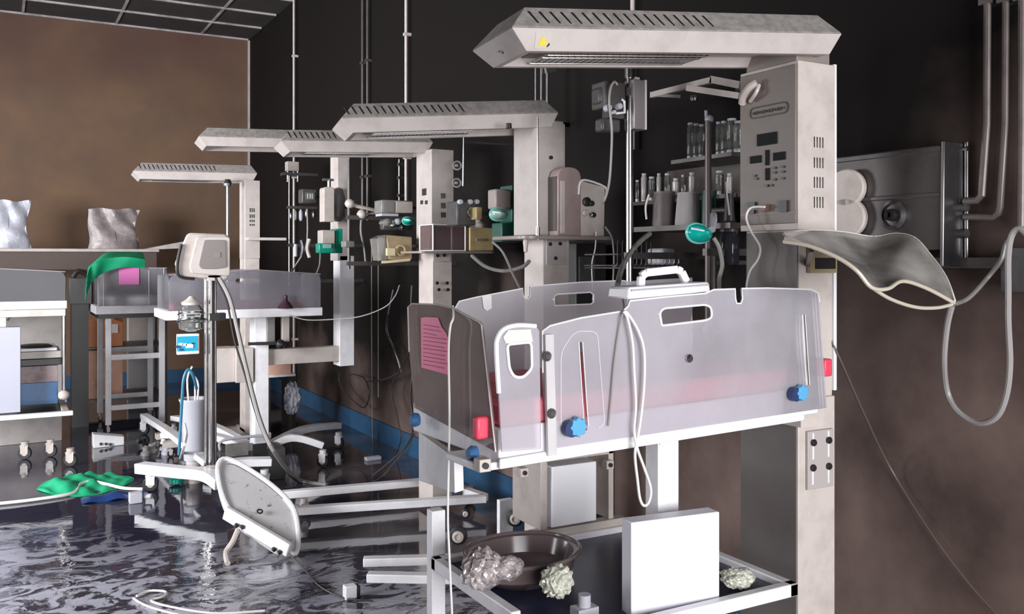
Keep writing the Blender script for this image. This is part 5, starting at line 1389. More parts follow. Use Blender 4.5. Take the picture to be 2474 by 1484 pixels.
# green crumpled cloth floating, blue packet, cords on floor
c_ = fZ(205, 1182, 0)
def gf(u, v):
    x0 = fZ(88, 1180, 0).x; x1 = fZ(338, 1180, 0).x
    y0 = fZ(200, 1200, 0).y; y1 = y0 + .62
    e = math.sin(PI * u) ** .7
    return (x0 + (x1 - x0) * u, (y0 + y1) / 2 + (y1 - y0) * (v - .5) * e, .004 + .085 * e * math.sin(PI * v) * (.55 + .45 * math.sin(5 * u + 1)) * (.7 + .3 * math.sin(19 * u + 8 * v)) + .012 * math.sin(30 * u) * math.sin(11 * v) * e)
drape(gf, 60, 24, 'green_sheet', greenc, 'soaked green surgical sheet crumpled on the flooded floor at left', 'sheet')
b = MB(); p = fZ(270, 1206, .0)
b.sheet(lambda u, v: (p.x - .16 + .36 * u, p.y - .05 + .13 * v, .006 + .03 * math.sin(PI * u) * math.sin(PI * v) + .006 * math.sin(15 * u)), 20, 8, .004)
tag(b.build('blue_packet', mat('wet_blue_film', (.015, .04, .14), .2)), 'dark blue plastic packet floating in front of the soaked green sheet', 'packet')
wire('floor_cable', [fZ(-30, 1220, .012), fZ(80, 1208, .012), fZ(175, 1192, .012), fZ(195, 1170, .02), fZ(225, 1164, .02), fZ(265, 1172, .02), fZ(300, 1180, .02), fZ(345, 1182, .015)], .010, cablew, 'white cord looping across the wet floor over the green sheet', 'cord')
b = MB(); p = fZ(325, 1215, 0); b.box(p.x - .03, p.x + .04, p.y - .03, p.y + .03, 0, .06); b.cyl(p + V(.05, 0, .03), p + V(.09, -.02, .03), .015)
tag(b.build('plug_block', greyc, bevel=.005), 'bluish white plug block on the wet floor under the monitor foot', 'plug')
b = MB(); b.lathe(fZ(427, 1172, 0) + V(0, 0, .004), [(.02, 0), (.045, .01), (.045, .035), (.02, .05), (.001, .052)], 18); tag(b.build('green_tub', green), 'small green round cap on the floor under the monitor foot', 'cap')  # the small round green piece is a cap
wire('floor_cable', [fZ(330, 1440, .008), fZ(360, 1428, .008), fZ(400, 1430, .008), (fZ(392, 1442, .008)), fZ(365, 1452, .008), fZ(420, 1468, .008), fZ(520, 1482, .008), fZ(640, 1476, .008)], .005, cablew, 'white cord loop lying on the pale-rippled water nearest the camera', 'cord')
wire('floor_cable', [fZ(322, 1446, .006), fZ(350, 1462, .006), fZ(400, 1478, .006), fZ(470, 1492, .006), fZ(560, 1500, .006)], .005, cablew, 'outer white cord beside the loop on the pale-rippled water nearest the camera', 'cord')

# scale lying tipped up in the foreground
SC = thing('baby_scale', 'grey oblong baby scale tipped up on its edge in the floodwater', 'scale', fZ(640, 1345, 0))
fa = [(528, 1120, 4.62), (560, 1112, 4.66), (640, 1160, 4.62), (700, 1215, 4.55), (718, 1262, 4.45), (719, 1325, 4.32), (700, 1336, 4.28), (625, 1290, 4.32), (560, 1240, 4.40), (532, 1180, 4.50)]
FA = spline([fD(*p) for p in fa], 4, True)
cc = sum(FA, Vector()) / len(FA)
nn = (FA[0] - cc).cross(FA[len(FA) // 4] - cc).normalized()
if nn.y < 0: nn = -nn
b = MB(); b.loft([[p + nn * .008 for p in FA], [(p - cc) * 1.015 + cc + nn * .02 for p in FA], [(p - cc) * .97 + cc + nn * .06 for p in FA]]); b.build('scale_body', mat('marked_grey_plastic', (.55, .53, .53), .5, dirt=.9, dcol=(.15, .13, .13), scale=26, lo=.6, hi=.68), SC)
b = MB(); b.tube([(p - cc) * 1.0 + cc for p in FA], .013, 8, closed=True); b.build('rim', white, SC, label='white raised rim')
b = MB(); b.tube([(p - cc) * .90 + cc + nn * .004 for p in FA[2:12]], .003, 6); b.build('inner_line', midg, SC)
for x, y, d_ in ((628, 1236, 4.42),):
    b = MB(); b.torus(fD(x, y, d_), .012, .004, nn, 14, 6); b.build('screw_socket', dark, SC)
for (x, y, d_) in ((570, 1268, 4.34), (584, 1272, 4.33), (660, 1326, 4.25), (674, 1333, 4.24)):
    b = MB(); b.cyl(fD(x, y, d_), fD(x, y, d_) + V(.004, -.012, -.004), .010, seg=10); b.build('rubber_foot', dark, SC)
b = MB(); b.bar(fD(545, 1238, 4.40), fD(700, 1330, 4.24), .03, .065); b.build('edge_bar', white, SC, bevel=.006)
b = MB(); b.tube([fD(575, 1280, 4.33), fD(562, 1310, 4.28), fD(546, 1335, 4.25), fZ(550, 1362, .01)], .013, 8, smooth=4); b.build('prop_leg', cream, SC)
wire('floor_cable', [fD(700, 1340, 4.2), fZ(735, 1375, .01), fZ(770, 1415, .006), fZ(830, 1445, .006), fZ(900, 1452, .006)], .004, cabled, 'thin dark cable running from the tipped scale over the wet floor')
b = MB(); p = fZ(848, 1445, 0); b.box(p.x - .03, p.x + .02, p.y - .02, p.y + .02, 0, .055); b.mi = 1; b.box(p.x + .021, p.x + .035, p.y - .018, p.y + .018, 0, .05)
tag(b.build('plug', [white, dark], bevel=.004), 'small white plug standing on the wet floor near the camera', 'plug')
# low dark machine on the floor between the casters
bx = BY(530, 1062, 690, 1110, 5.75, .25); r = boxthing('floor_pump', 'low dark grey pump box on the floor under the curved base arms', 'pump', (bx[0], bx[1], bx[2], bx[3], 0.0, .2), darkg)
front(r, 'front_panel', midg, 545, 1068, 600, 1105, 5.75); front(r, 'front_panel', dark, 610, 1070, 645, 1104, 5.75)
b = MB(); b.tube([(bx[0] + .03, 5.87, .2), (bx[0] + .05, 5.87, .26), (bx[1] - .1, 5.87, .26), (bx[1] - .08, 5.87, .2)], .01, 8, smooth=4); b.build('handle', greyc, r)
# crumpled transparent bag hanging low
crumple('plastic_bag', fY(706, 965, 7.2) + V(0, 0, 0), .06, .05, .11, 21, mat('milky_bag', (.5, .5, .56), .3, dirt=.8, dcol=(.08, .08, .12), scale=14, lo=.4, hi=.6), 'crumpled milky bag hanging beside the thin conduit above the blue skirting', 'bag')
# far cabinet with cardboard behind the pedestal
Yz = 7.3
r = thing('small_shelf', 'low open shelf behind the pedestal, holding a flat carton', 'shelf', (fY(680, 900, Yz).x, Yz + .2, 0))
xa = fY(648, 900, Yz).x; xb = fY(714, 900, Yz).x; zz = fY(680, 905, Yz).z
b = MB(); b.box(xa, xb, Yz, Yz + .35, zz - .02, zz); b.build('shelf_board', white, r)
for x_ in (xa, xb - .02):
    b = MB(); b.box(x_, x_ + .02, Yz, Yz + .35, 0, zz - .02); b.build('side', dark, r)
b = MB(); b.box(xa + .01, xb - .03, Yz + .02, Yz + .3, zz, fY(680, 882, Yz).z); tag(b.build('flat_carton', cardp, bevel=.003), 'flat brown carton lying on the low shelf behind the pedestal', 'box')
# slim boxes under fourth bed
for x0, x1, y0, y1, m_, lab in ((646, 665, 765, 830, midg, 'left'), (682, 700, 765, 826, beigep, 'right')):
    bx = BY(x0, y0, x1, y1, 5.9, .05); b = MB(); b.bb((*bx[:5], zb4 - .03)); tag(b.build('hanging_cylinder', m_, bevel=.004), lab + ' of two slim grey units hanging under the fourth bed', 'unit')
b = MB(); b.bar(fY(600, 831, 5.88), fY(680, 829, 5.88), .02, .02); p = fY(678, 832, 5.87); b.blob(p, .03, .03, .03, .2, 3, 2)
tag(b.build('lever', dark), 'dark knobbed lever sticking out under the fourth bed', 'lever')

# ================================================================= clutter in front of the black wall
# wall bracket on the thin conduit
r = thing('lamp_bracket', 'pale horizontal lamp bracket on the conduit near the far corner', 'bracket', fY(710, 420, 7.6))
b = MB(); a = fY(686, 420, 7.6); c = fY(768, 412, 7.6); b.box(a.x, c.x, 7.6, 7.72, a.z - .01, a.z + .015); b.build('arm', steel, r)
b = MB(); p = fY(707, 405, 7.62); b.box(p.x - .05, p.x + .05, 7.6, 7.68, p.z - .03, p.z + .05); b.build('clamp', cream, r, bevel=.004)
for x in (696, 720):
    b = MB(); p = fY(x, 440, 7.62); b.cyl(p, p + V(0, 0, .09), .012); b.build('hook', chrome, r)
ivp = lambda nm, lab, px, y0, y1, Y, rad, m: tag((lambda b: (b.cyl(fY(px, y1, Y), V(fY(px, y1, Y).x, Y, fY(px, y0, Y).z), rad, seg=12), b.build(nm, m))[1])(MB()), lab, 'pole')
def pole_stand(lab, px, Y, ytop, rad, m, group=None):
    """an infusion stand: pole, hooks on top, five-legged foot on the floor"""
    p = fY(px, 600, Y); zt = fY(px, ytop, Y).z
    r = thing('infusion_stand', lab, 'infusion stand', (p.x, Y, 0), group)
    b = MB(); b.cyl((p.x, Y, .06), (p.x, Y, zt), rad, seg=14); b.build('pole', m, r)
    for k in range(5):
        an = k * 2 * PI / 5 + .3; e = V(p.x + .2 * math.cos(an), Y + .2 * math.sin(an), .05)
        b = MB(); b.bar((p.x, Y, .08), e, .025, .02); b.build('foot', m, r)
        b = MB(); b.lathe((e.x, e.y, 0), [(.012, 0), (.02, .01), (.02, .03), (.01, .045)], 12); b.build('caster', rubber, r)
    return r
# boxes and canisters left of the fourth column
def wall_pole(lab, px, X, ytop, ybot, rad, m):
    p = fX(px, 600, X); zt = fX(px, ytop, X).z; zb = fX(px, ybot, X).z
    r = thing('infusion_pole', lab, 'infusion pole', (p.x, p.y, zb))
    b = MB(); b.cyl((p.x, p.y, zb), (p.x, p.y, zt), rad, seg=14); b.build('pole', m, r)
    for z in (zb + .02, zb + .3):
        b = MB(); b.box(p.x - rad * 1.3, XW - .001, p.y - .012, p.y + .012, z, z + .025); b.build('wall_bracket', dsteel, r)
    return r
wall_pole('thin steel infusion pole left of the fourth warmer column', 699, fY(699, 500, 7.0).x, 425, 690, .007, steel)
wall_pole('sooty steel infusion pole just right of the fourth warmer column', 843, fY(843, 500, 5.3).x, 385, 650, .010, dsteel)
def gadget(nm, lab, cat, x0, y0, x1, y1, Y, dep, m, arm=True, bev=.006):
    bx = BY(x0, y0, x1, y1, Y, dep); r = boxthing(nm, lab, cat, bx, m, bevel=bev)
    if arm:
        zc = (bx[4] + bx[5]) / 2
        b = MB(); b.cyl((bx[1] - .01, Y + dep * .5, zc), (min(bx[1] + .12, XW - .005), Y + dep * .5, zc), .008); b.build('mounting_arm', dsteel, r)
    return r
r = gadget('infusion_pump', 'dark square infusion pump left of the pale canister', 'pump', 730, 457, 766, 491, 6.4, .1, darkg)
front(r, 'display', mat('greenish_display', (.10, .12, .10), .3), 738, 465, 760, 483, 6.4)
for x in (742, 748, 753):
    front(r, 'key', cream, x, 468, x + 3, 480, 6.396, .003)
r = thing('oxygen_canister', 'pale upright canister hanging above the beige and green box', 'canister', fY(800, 540, 5.8))
b = MB(); domed(b, fY(783, 500, 5.8).x, fY(808, 500, 5.8).x, 5.8, 5.9, fY(800, 536, 5.8).z, fY(800, 452, 5.8).z, .02); b.build('front_shell', beigep, r, bevel=.003)
b = MB(); b.lathe(fY(820, 535, 5.88) + V(0, .03, 0), [(.02, 0), (.045, .03), (.048, .16), (.03, .22), (.001, .23)], 20); b.build('cylinder', midg, r)
b = MB(); p = fY(795, 452, 5.85); b.cyl(p, p + V(0, 0, .05), .012); b.box(p.x - .04, p.x + .03, p.y - .01, p.y + .02, p.z + .04, p.z + .055); b.build('valve', steel, r)
b = MB(); p = fY(830, 500, 5.9); b.cyl(p, (fY(843, 500, 5.9).x + .02, 5.95, p.z), .01); b.build('mounting_arm', dsteel, r)
r = thing('humidifier', 'beige and green humidifier box under the pale canister', 'humidifier', fY(800, 612, 5.7))
bx = BY(778, 556, 810, 600, 5.7, .1); b = MB(); b.bb(bx); b.build('casing', beigep, r, bevel=.006)
bx = BY(811, 553, 828, 612, 5.72, .1); b = MB(); b.bb(bx); b.build('green_side', green, r, bevel=.004)
bx = BY(771, 588, 808, 612, 5.68, .08); b = MB(); b.bb(bx); b.build('green_tray', green, r, bevel=.006)
front(r, 'clear_lid', clear('pale_lid', (.5, .75, .65), .6), 780, 590, 800, 600, 5.678)
# hanging fittings (glassy clusters) to the left
for k, (x, y0, y1, w_, m_, lab) in enumerate(((703, 512, 530, 4, steel, 'leftmost'), (714, 508, 532, 4, midg, 'second'), (727, 506, 534, 5, greyc, 'third'), (740, 505, 526, 4, steel, 'fourth'), (758, 508, 528, 5, chrome, 'brightest, rightmost'))):
    p = fY(x, y1, 6.9); q = fY(x, y0, 6.9); w = w_ / F * 7
    b = MB(); b.lathe(p, [(w * .5, 0), (w, (q.z - p.z) * .2), (w, (q.z - p.z) * .75), (w * .4, q.z - p.z), (.001, q.z - p.z)], 12)
    tag(b.build('vial', m_), lab + ' of the five small vials hanging left of the pale canister', 'vial', 'vials hanging near the fourth warmer')
b = MB(); a = fY(695, 504, 6.9); c = fY(765, 504, 6.9); b.box(a.x, c.x, 6.88, 6.93, a.z, a.z + .02); tag(b.build('hanging_rail', dsteel), 'dark rail from which the five small vials hang', 'rail')
for k, (x, y0, y1, dx, m_, lab) in enumerate(((714, 590, 620, 0, greyc, 'left'), (728, 580, 618, 4, steel, 'middle'), (748, 578, 622, -6, cream, 'right'))):
    b = MB(); b.tube([fY(x, y0, 6.6), fY(x + dx, (y0 + y1) / 2, 6.6), fY(x, y1, 6.6)], .014, 8, smooth=3)
    tag(b.build('tube_end', m_), lab + ' of three short tube ends over the fourth bed', 'tube', 'tube ends over the fourth bed')
wire('hanging_cable', [fY(742, 505, 6.7), fY(743, 560, 6.7), fY(738, 600, 6.7), fY(715, 640, 6.7), fY(706, 655, 6.6)], .006, cableg, 'grey cord slanting down to the fourth bed')
wire('hanging_cable', [fY(774, 612, 5.9), fY(772, 640, 5.9), fY(764, 662, 5.9)], .005, cableg, 'short grey cord under the humidifier box')
wire('hanging_cable', [fY(706, 650, 6.5), fY(709, 700, 6.4), fY(716, 735, 6.3)], .008, cabled, 'dark cord with a black plug lying in the fourth bed')
b = MB(); p = fY(690, 745, 5.72); b.lathe(p, [(.05, 0), (.045, .012), (.014, .05), (.012, .08), (.001, .085)], 16); tag(b.build('sucker', mat('dark_mauve_plastic', (.05, .02, .03), .4)), 'dark cone-shaped suction foot standing on the rim of the fourth bed', 'sucker')  # the dark cone is a suction foot
# articulated arms between fourth and third columns
for (pts, lab) in (([(845, 492), (862, 498), (905, 508)], 'upper pale jointed arm reaching right from the steel infusion pole'), ([(874, 518), (918, 515), (925, 515)], 'lower thin jointed arm beside the steel infusion pole')):
    b = MB(); b.tube([fY(x, y, 5.3) for x, y in pts], .012 if 'upper' in lab else .007, 8); p = fY(*pts[0], 5.3); b.blob(p, .03, .03, .03, .1, 2, 2)
    tag(b.build('jointed_arm', beigep), lab, 'arm')
r = gadget('pole_clamp', 'grey pole clamp low on the steel infusion pole', 'clamp', 834, 582, 858, 598, 5.26, .08, midg, arm=False)
wire('hanging_cable', [fY(874, 518, 5.3), fY(872, 560, 5.3), fY(880, 600, 5.3), fY(884, 640, 5.3)], .007, midg, 'grey ribbed cord hanging between the two middle warmer columns')
# devices at the third column
r = gadget('syringe_pump', 'clear-fronted syringe pump above the small green mask', 'pump', 922, 484, 1000, 516, 4.95, .12, midg)
front(r, 'window', clear('pump_window', (.3, .28, .27), .5), 926, 488, 952, 512, 4.95); front(r, 'front_plate', beigep, 956, 488, 996, 514, 4.95)
b = MB(); a = fY(918, 518, 4.93); c = fY(958, 518, 4.93); b.box(a.x, c.x, 4.9, 5.0, a.z - .01, a.z + .004); b.build('ledge', greyc, r)
for k, (x, y, s_, m_, lab) in enumerate(((932, 538, .022, midg, 'dull knob leftmost'), (944, 545, .02, chrome, 'bright knob second'), (957, 536, .018, greyc, 'grey knob third'), (966, 550, .016, chrome, 'small bright knob rightmost'))):
    b = MB(); b.lathe(fY(x, y, 4.9), [(s_ * .6, 0), (s_, .01), (s_, .03), (.001, .04)], 14, (0, -1, 0)); b.cyl(fY(x, y, 4.9), fY(x, y, 4.9) + V(0, .08, 0), s_ * .5)
    tag(b.build('valve', m_), lab + ' in the cluster under the syringe pump', 'valve', 'knobs under the syringe pump')
bx = BY(926, 530, 998, 556, 4.94, .06); b = MB(); b.bb(bx); tag(b.build('valve_block', darkg, bevel=.008), 'dark manifold block carrying the four valve knobs', 'manifold')
def mask(p, rx, rz, lab, m, ry=.03, rot=0.0):
    r = thing('breathing_mask', lab, 'mask', p)
    M = Matrix.Translation(p) @ Matrix.Rotation(rot, 4, 'Y')
    b = MB(M)
    rings = []
    for t, s_ in ((0, 1.0), (.25, .96), (.55, .75), (.8, .45), (1, .2)):
        rings.append([Vector((rx * s_ * math.cos(a) * (1 + .12 * math.cos(a)), -ry * 1.6 * t, rz * s_ * math.sin(a))) for a in [2 * PI * k / 28 for k in range(28)]])
    b.loft(rings); b.build('mask_shell', m, r)
    b = MB(M); b.tube([Vector((rx * math.cos(a) * (1 + .12 * math.cos(a)), 0, rz * math.sin(a))) for a in [2 * PI * k / 28 for k in range(28)]], .1 * rz + .002, 7, closed=True); b.build('mask_rim', clear('mask_rim', (.2, .7, .6), .75, (.8, 1, .95), .1, .1, 12), r)
    b = MB(M); b.tube([Vector((-rx * .8, -ry * .5, rz * .35)), Vector((0, -ry * 1.5, rz * .1)), Vector((rx * .7, -ry * .6, -rz * .2))], .004, 6, smooth=4); b.build('mask_strap', edge_m, r)
    return r
mask(fY(984, 534, 4.85), .035, .022, 'small green breathing mask left of the third warmer column', green)
r = thing('humidifier', 'yellowed clear humidifier box with a ring handle left of the third column', 'humidifier', fY(955, 632, 4.7))
bx = BY(932, 568, 996, 628, 4.7, .12)
b = MB(); b.hexa([(bx[0] + .02, 4.7, bx[4]), (bx[1], 4.7, bx[4]), (bx[1], 4.82, bx[4]), (bx[0], 4.82, bx[4])], [(bx[0], 4.7, bx[5]), (bx[1], 4.7, bx[5] - .01), (bx[1], 4.82, bx[5] - .01), (bx[0], 4.82, bx[5])]); b.build('casing', mat('yellow_brown_plastic', (.36, .27, .16), .3, dirt=.6, dcol=(.20, .14, .11), scale=7), r, bevel=.008)
b = MB(); a = fY(912, 630, 4.7); c = fY(931, 568, 4.7); b.hexa([(a.x + .02, 4.7, a.z), (c.x, 4.7, a.z), (c.x, 4.82, a.z), (a.x + .02, 4.82, a.z)], [(a.x, 4.7, c.z - .02), (c.x, 4.7, c.z), (c.x, 4.82, c.z), (a.x, 4.82, c.z - .02)]); b.build('clear_side', clear('grey_tint', (.3, .28, .25), .5), r)
b = MB(); b.torus(fY(968, 605, 4.69), .026, .007, (0, 1, 0), 20, 8); b.build('ring_handle', yelp, r)
front(r, 'latch', mat('pale_yellow_plastic', (.7, .6, .38), .4), 932, 600, 952, 618, 4.70, .02)
b = MB(); b.tube([fY(922, 634, 4.69), fY(950, 632, 4.68), fY(990, 628, 4.68)], .008, 6, smooth=3); b.build('melted_lip', mat('pale_yellow_plastic', (.7, .6, .38), .4), r)
b = MB(); b.cyl((bx[1], 4.76, bx[5] - .06), (bx[1] + .12, 4.72, bx[5] - .06), .01); b.build('mounting_arm', dsteel, r)
# between third and second columns
r = gadget('gas_mixer', 'dark gas mixer with a chrome ring right of the third warmer column', 'mixer', 1104, 486, 1150, 545, 3.9, .12, darkg)
b = MB(); b.torus(fY(1140, 513, 3.89), .022, .005, (0, 1, 0), 18, 7); b.build('dial_ring', chrome, r)
for x in (1110, 1134, 1150): knob(r, 'knob', greyc, x, 488, 3.9, .012, .02)
r = gadget('label_box', 'small mustard-coloured box beside the chrome-ringed gas mixer', 'box', 1150, 500, 1166, 531, 3.85, .06, mat('mustard_plastic', (.34, .26, .12), .4))
b = MB(); p = V(fY(1155, 548, 4.42).x, 4.42, fY(1164, 550, 4.36).z); b.lathe(p, [(.05, 0), (.045, .02), (.02, .04), (.015, .06), (.001, .06)], 16); tag(b.build('cone_cap', beigep), 'pale cone-shaped cap standing on the yellowish cream box', 'beaker')  # the cone is a loose cap
b = MB(); a = fY(1118, 350, 4.3); b.cyl(fY(1121, 325, 4.3), fY(1119, 450, 4.3), .006); b.box(fY(1121, 340, 4.3).x, XW - .001, 4.295, 4.305, fY(1121, 345, 4.3).z, fY(1121, 340, 4.3).z); tag(b.build('hanging_rod', steel), 'short pale rod hanging right of the third warmer hood', 'rod')
for x, y, lab in ((1105, 400, 'upper'), (1104, 442, 'lower')):
    b = MB(); b.torus(fY(x, y, 4.4), .022, .006, (.4, 1, 0), 16, 6); b.cyl(fY(x, y, 4.42), fY(x - 8, y, 4.6), .008); tag(b.build('ring_hook', midg), lab + ' grey ring hook on the right side of the third column', 'hook')
r = thing('oxygen_canister', 'pinkish beige canister with dark green side between the middle columns', 'canister', fY(1225, 510, 3.7))
b = MB(); b.bb(BY(1197, 457, 1236, 505, 3.7, .08)); b.build('front_shell', mat('pinkish_beige_plastic', (.30, .25, .235), .45, dirt=.5, dcol=(.2, .16, .15), scale=9), r, bevel=.008)
b = MB(); b.bb(BY(1237, 447, 1262, 538, 3.72, .12)); b.build('green_side', greend, r, bevel=.005)
b = MB(); b.tube([fY(1264, 462, 3.7), fY(1270, 450, 3.7), fY(1276, 465, 3.7), fY(1272, 500, 3.7)], .007, 7, smooth=4); b.build('side_handle', steel, r)
b = MB(); b.box(fY(1240, 480, 3.8).x, XW - .001, 3.78, 3.82, fY(1240, 480, 3.8).z - .02, fY(1240, 480, 3.8).z + .02); b.build('mounting_arm', dsteel, r)
mask(fY(1202, 518, 3.65), .045, .028, 'greenish clear breathing mask left of the pinkish canister', mat('greenish_clear_plastic', (.22, .36, .30), .15, dirt=.6, dcol=(.05, .12, .09), scale=20))
r = gadget('suction_regulator', 'dark green regulator body hanging below the greenish clear mask', 'regulator', 1212, 538, 1262, 585, 3.7, .1, greend)
# gas lines on pole group above second hood
for x, w_, lab in ((1294, .005, 'left'), (1308, .007, 'middle'), (1322, .008, 'right')):
    b = MB(); p = fY(x, 240, 3.95); q = fY(x, 165, 3.95); b.cyl(V(p.x, 3.95, 2.05), V(p.x, 3.95, fY(x, 150, 3.95).z), w_)
    if lab == 'right': b.bar(fY(1318, 170, 3.95), fY(1340, 168, 3.95), .02, .03)
    b.box(p.x - .008, XW - .001, 3.945, 3.955, 2.08, 2.10)
    tag(b.build('riser_pipe', steel), lab + ' of the three short steel risers above the second warmer hood', 'pipe', None)
# infusion stand with box in the middle of the picture
IS = wall_pole('tall chrome infusion pole in the centre, carrying a grey box and dark pump', 1521, fY(1521, 500, 2.75).x, 168, 820, .0135, chrome)
p = fY(1521, 170, 2.75); b = MB(); b.cyl(p + V(0, 0, -.03), p + V(0, 0, .02), .019); b.build('top_collar', chrome, IS)
r = thing('power_supply_box', 'slim grey-mauve box clamped on the central infusion pole', 'box', fY(1545, 315, 2.72))
b = MB(); bx = BY(1531, 192, 1561, 312, 2.72, .06); b.bb(bx); b.build('casing', mat('mauve_grey_metal', (.30, .27, .27), .35, .3), r, bevel=.004)
b = MB(); b.bb((bx[1] - .006, bx[1] + .001, bx[2] - .003, bx[3], bx[4], bx[5])); b.build('bright_edge', edge_m, r)
b = MB(); b.bb((bx[0] - .02, bx[0], 2.735, 2.765, bx[5] - .06, bx[5] - .03)); b.build('clamp', dsteel, r)
r = thing('syringe_driver', 'blackened syringe driver clamped left of the central infusion pole', 'pump', fY(1480, 300, 2.75))
b = MB(); b.bb(BY(1462, 196, 1512, 262, 2.74, .09)); b.build('casing', dsteel, r, bevel=.006)
b = MB(); b.bb(BY(1449, 210, 1470, 250, 2.76, .06)); b.build('side_lobe', darkg, r, bevel=.01)
b = MB(); b.tube([fY(1502, 240, 2.73), fY(1508, 245, 2.73), fY(1509, 272, 2.73), fY(1488, 274, 2.73)], .005, 7); b.build('bent_bracket', edge_m, r)
for x, y, s_ in ((1492, 258, .012), (1465, 262, .014), (1478, 272, .008)): knob(r, 'knob', greyc, x, y, 2.74, s_, .02)
b = MB(); b.bb(BY(1455, 286, 1500, 318, 2.76, .05)); b.build('lower_casing', darkg, r, bevel=.008)
b = MB(); b.bb(BY(1470, 262, 1510, 286, 2.77, .04)); b.build('joint', darkg, r)
wire('infusion_line', [fY(1492, 205, 2.71), fY(1484, 198, 2.71), fY(1475, 215, 2.71), fY(1472, 250, 2.71), fY(1478, 310, 2.71), fY(1477, 370, 2.71), fY(1472, 440, 2.71), fY(1462, 480, 2.71), fY(1456, 490, 2.75)], .0045, cableg, 'grey line hanging from the syringe driver down toward the pale regulator box', 'tube')
# hinged lamp arm near the top right of it
r = thing('swing_arm', 'sooty white hinged arm folded below the nearest hood', 'arm', fX(1700, 230, 2.3))
def ab(x0, y0, x1, y1, w, h, X=2.3): 
    b = MB(); b.bar(fX(x0, y0, X), fX(x1, y1, X), w, h); return b
ab(1575, 230, 1723, 193, .02, .022).build('arm_section', beigep, r); ab(1720, 192, 1786, 205, .02, .026).build('arm_section', beigep, r)
ab(1664, 213, 1790, 232, .025, .022, 2.25).build('arm_section', cream, r); ab(1575, 230, 1640, 233, .016, .012).build('arm_section', midg, r)
b = MB(); p = fX(1677, 236, 2.25); b.lathe(p - V(0, 0, .012), [(.012, 0), (.016, .01), (.012, .02), (.001, .02)], 12); b.build('pivot', chrome, r)
b = MB(); p = fX(1786, 210, 2.3); b.box(p.x, XW - .001, p.y - .02, p.y + .02, p.z - .02, p.z + .02); b.build('wall_mount', dsteel, r)
# wall shelving with bottles between central stand and nearest column
SX = 2.36
y1s = fX(1535, 400, SX).y; y0s = fX(1792, 400, SX).y
b = MB(); zsh = fX(1725, 378, SX).z; b.box(SX - .05, XW - .001, y0s, fX(1645, 380, SX).y, zsh - .015, zsh)
tag(b.build('wall_shelf', dsteel), 'upper sooty wall shelf holding the clear bottles', 'shelf')
zs2 = fX(1660, 478, SX).z
b = MB(); b.box(SX - .02, XW - .001, y0s, y1s, zs2 - .015, zs2); b.box(XW - .03, XW - .001, y0s, y1s, zs2, fX(1660, 408, XW - .03).z)
tag(b.build('wall_shelf', mat('sooty_brown_board', (.085, .065, .06), .5, dirt=.6, dcol=(.03, .025, .022), scale=8)), 'lower wall shelf with brown back board behind the pole', 'shelf')
def bottle(px, ytop, rad, lab, grp, m=glass, X=SX, zb=None, cap=True, prof=None):
    p = fX(px, 400, X); zt = fX(px, ytop, X).z; h = zt - zb
    r = thing('bottle' if cap else 'tube_vial', lab, 'bottle', (p.x, p.y, zb), grp)
    b = MB(); b.lathe((p.x, p.y, zb + .001), prof or [(rad * .8, 0), (rad, .006), (rad, h * .9), (rad * .7, h * .96), (rad * .7, h)], 16); b.build('glass_body', m, r)
    b = MB(); b.lathe((p.x, p.y, zb + h), [(rad * .78, 0), (rad * .78, .008), (.001, .009)], 12); b.build('cap', greyc, r)
    b = MB(); b.lathe((p.x, p.y, zb + .002), [(rad * .93, 0), (rad * .9, .012), (.001, .013)], 14); b.build('pale_bottom', edge_m, r)  # pale disc at the bottom of the bottle
wl = ('leftmost clear bottle', 'second clear bottle', 'third clear bottle, left of the pole', 'first clear bottle right of the pole', 'clear bottle in the middle of the right group', 'large clear bottle beside the nearest column', 'rightmost clear bottle, partly behind the nearest column')
for px, yt, rd, lab in zip((1668, 1682, 1695, 1737, 1750, 1768, 1784), (302, 304, 306, 300, 298, 292, 298), (.014, .013, .013, .013, .014, .021, .018), wl):
    bottle(px, yt, rd, lab + ' on the upper wall shelf', 'clear bottles on the upper wall shelf', zb=zsh)
for k, (px, yt) in enumerate(((1540, 440), (1556, 424), (1575, 432), (1592, 424), (1612, 424), (1634, 436), (1651, 428), (1672, 422), (1738, 418), (1762, 424))):
    lab = ('first', 'second', 'third', 'fourth', 'fifth', 'sixth', 'seventh', 'eighth', 'ninth', 'tenth')[k]
    bottle(px, yt, .010 + .003 * (k % 3), lab + ' small vial from the left on the lower wall shelf', 'vials on the lower wall shelf', m=(glass, mat('pale_vial', (.4, .37, .35), .2))[k % 2], zb=zs2)
r = wall_pole('brown-grey pole topped with a round knob between the bottle groups', 1711, fY(1711, 500, 2.5).x, 292, 820, .012, mat('brown_grey_pole', (.13, .105, .10), .35, .3))
p = fY(1713, 288, 2.5); b = MB(); b.blob(p, .016, .016, .016, .05, 2, 2); b.cyl(p + V(-.012, 0, .005), p + V(-.014, 0, .03), .006); b.build('top_knob', greyc, r)
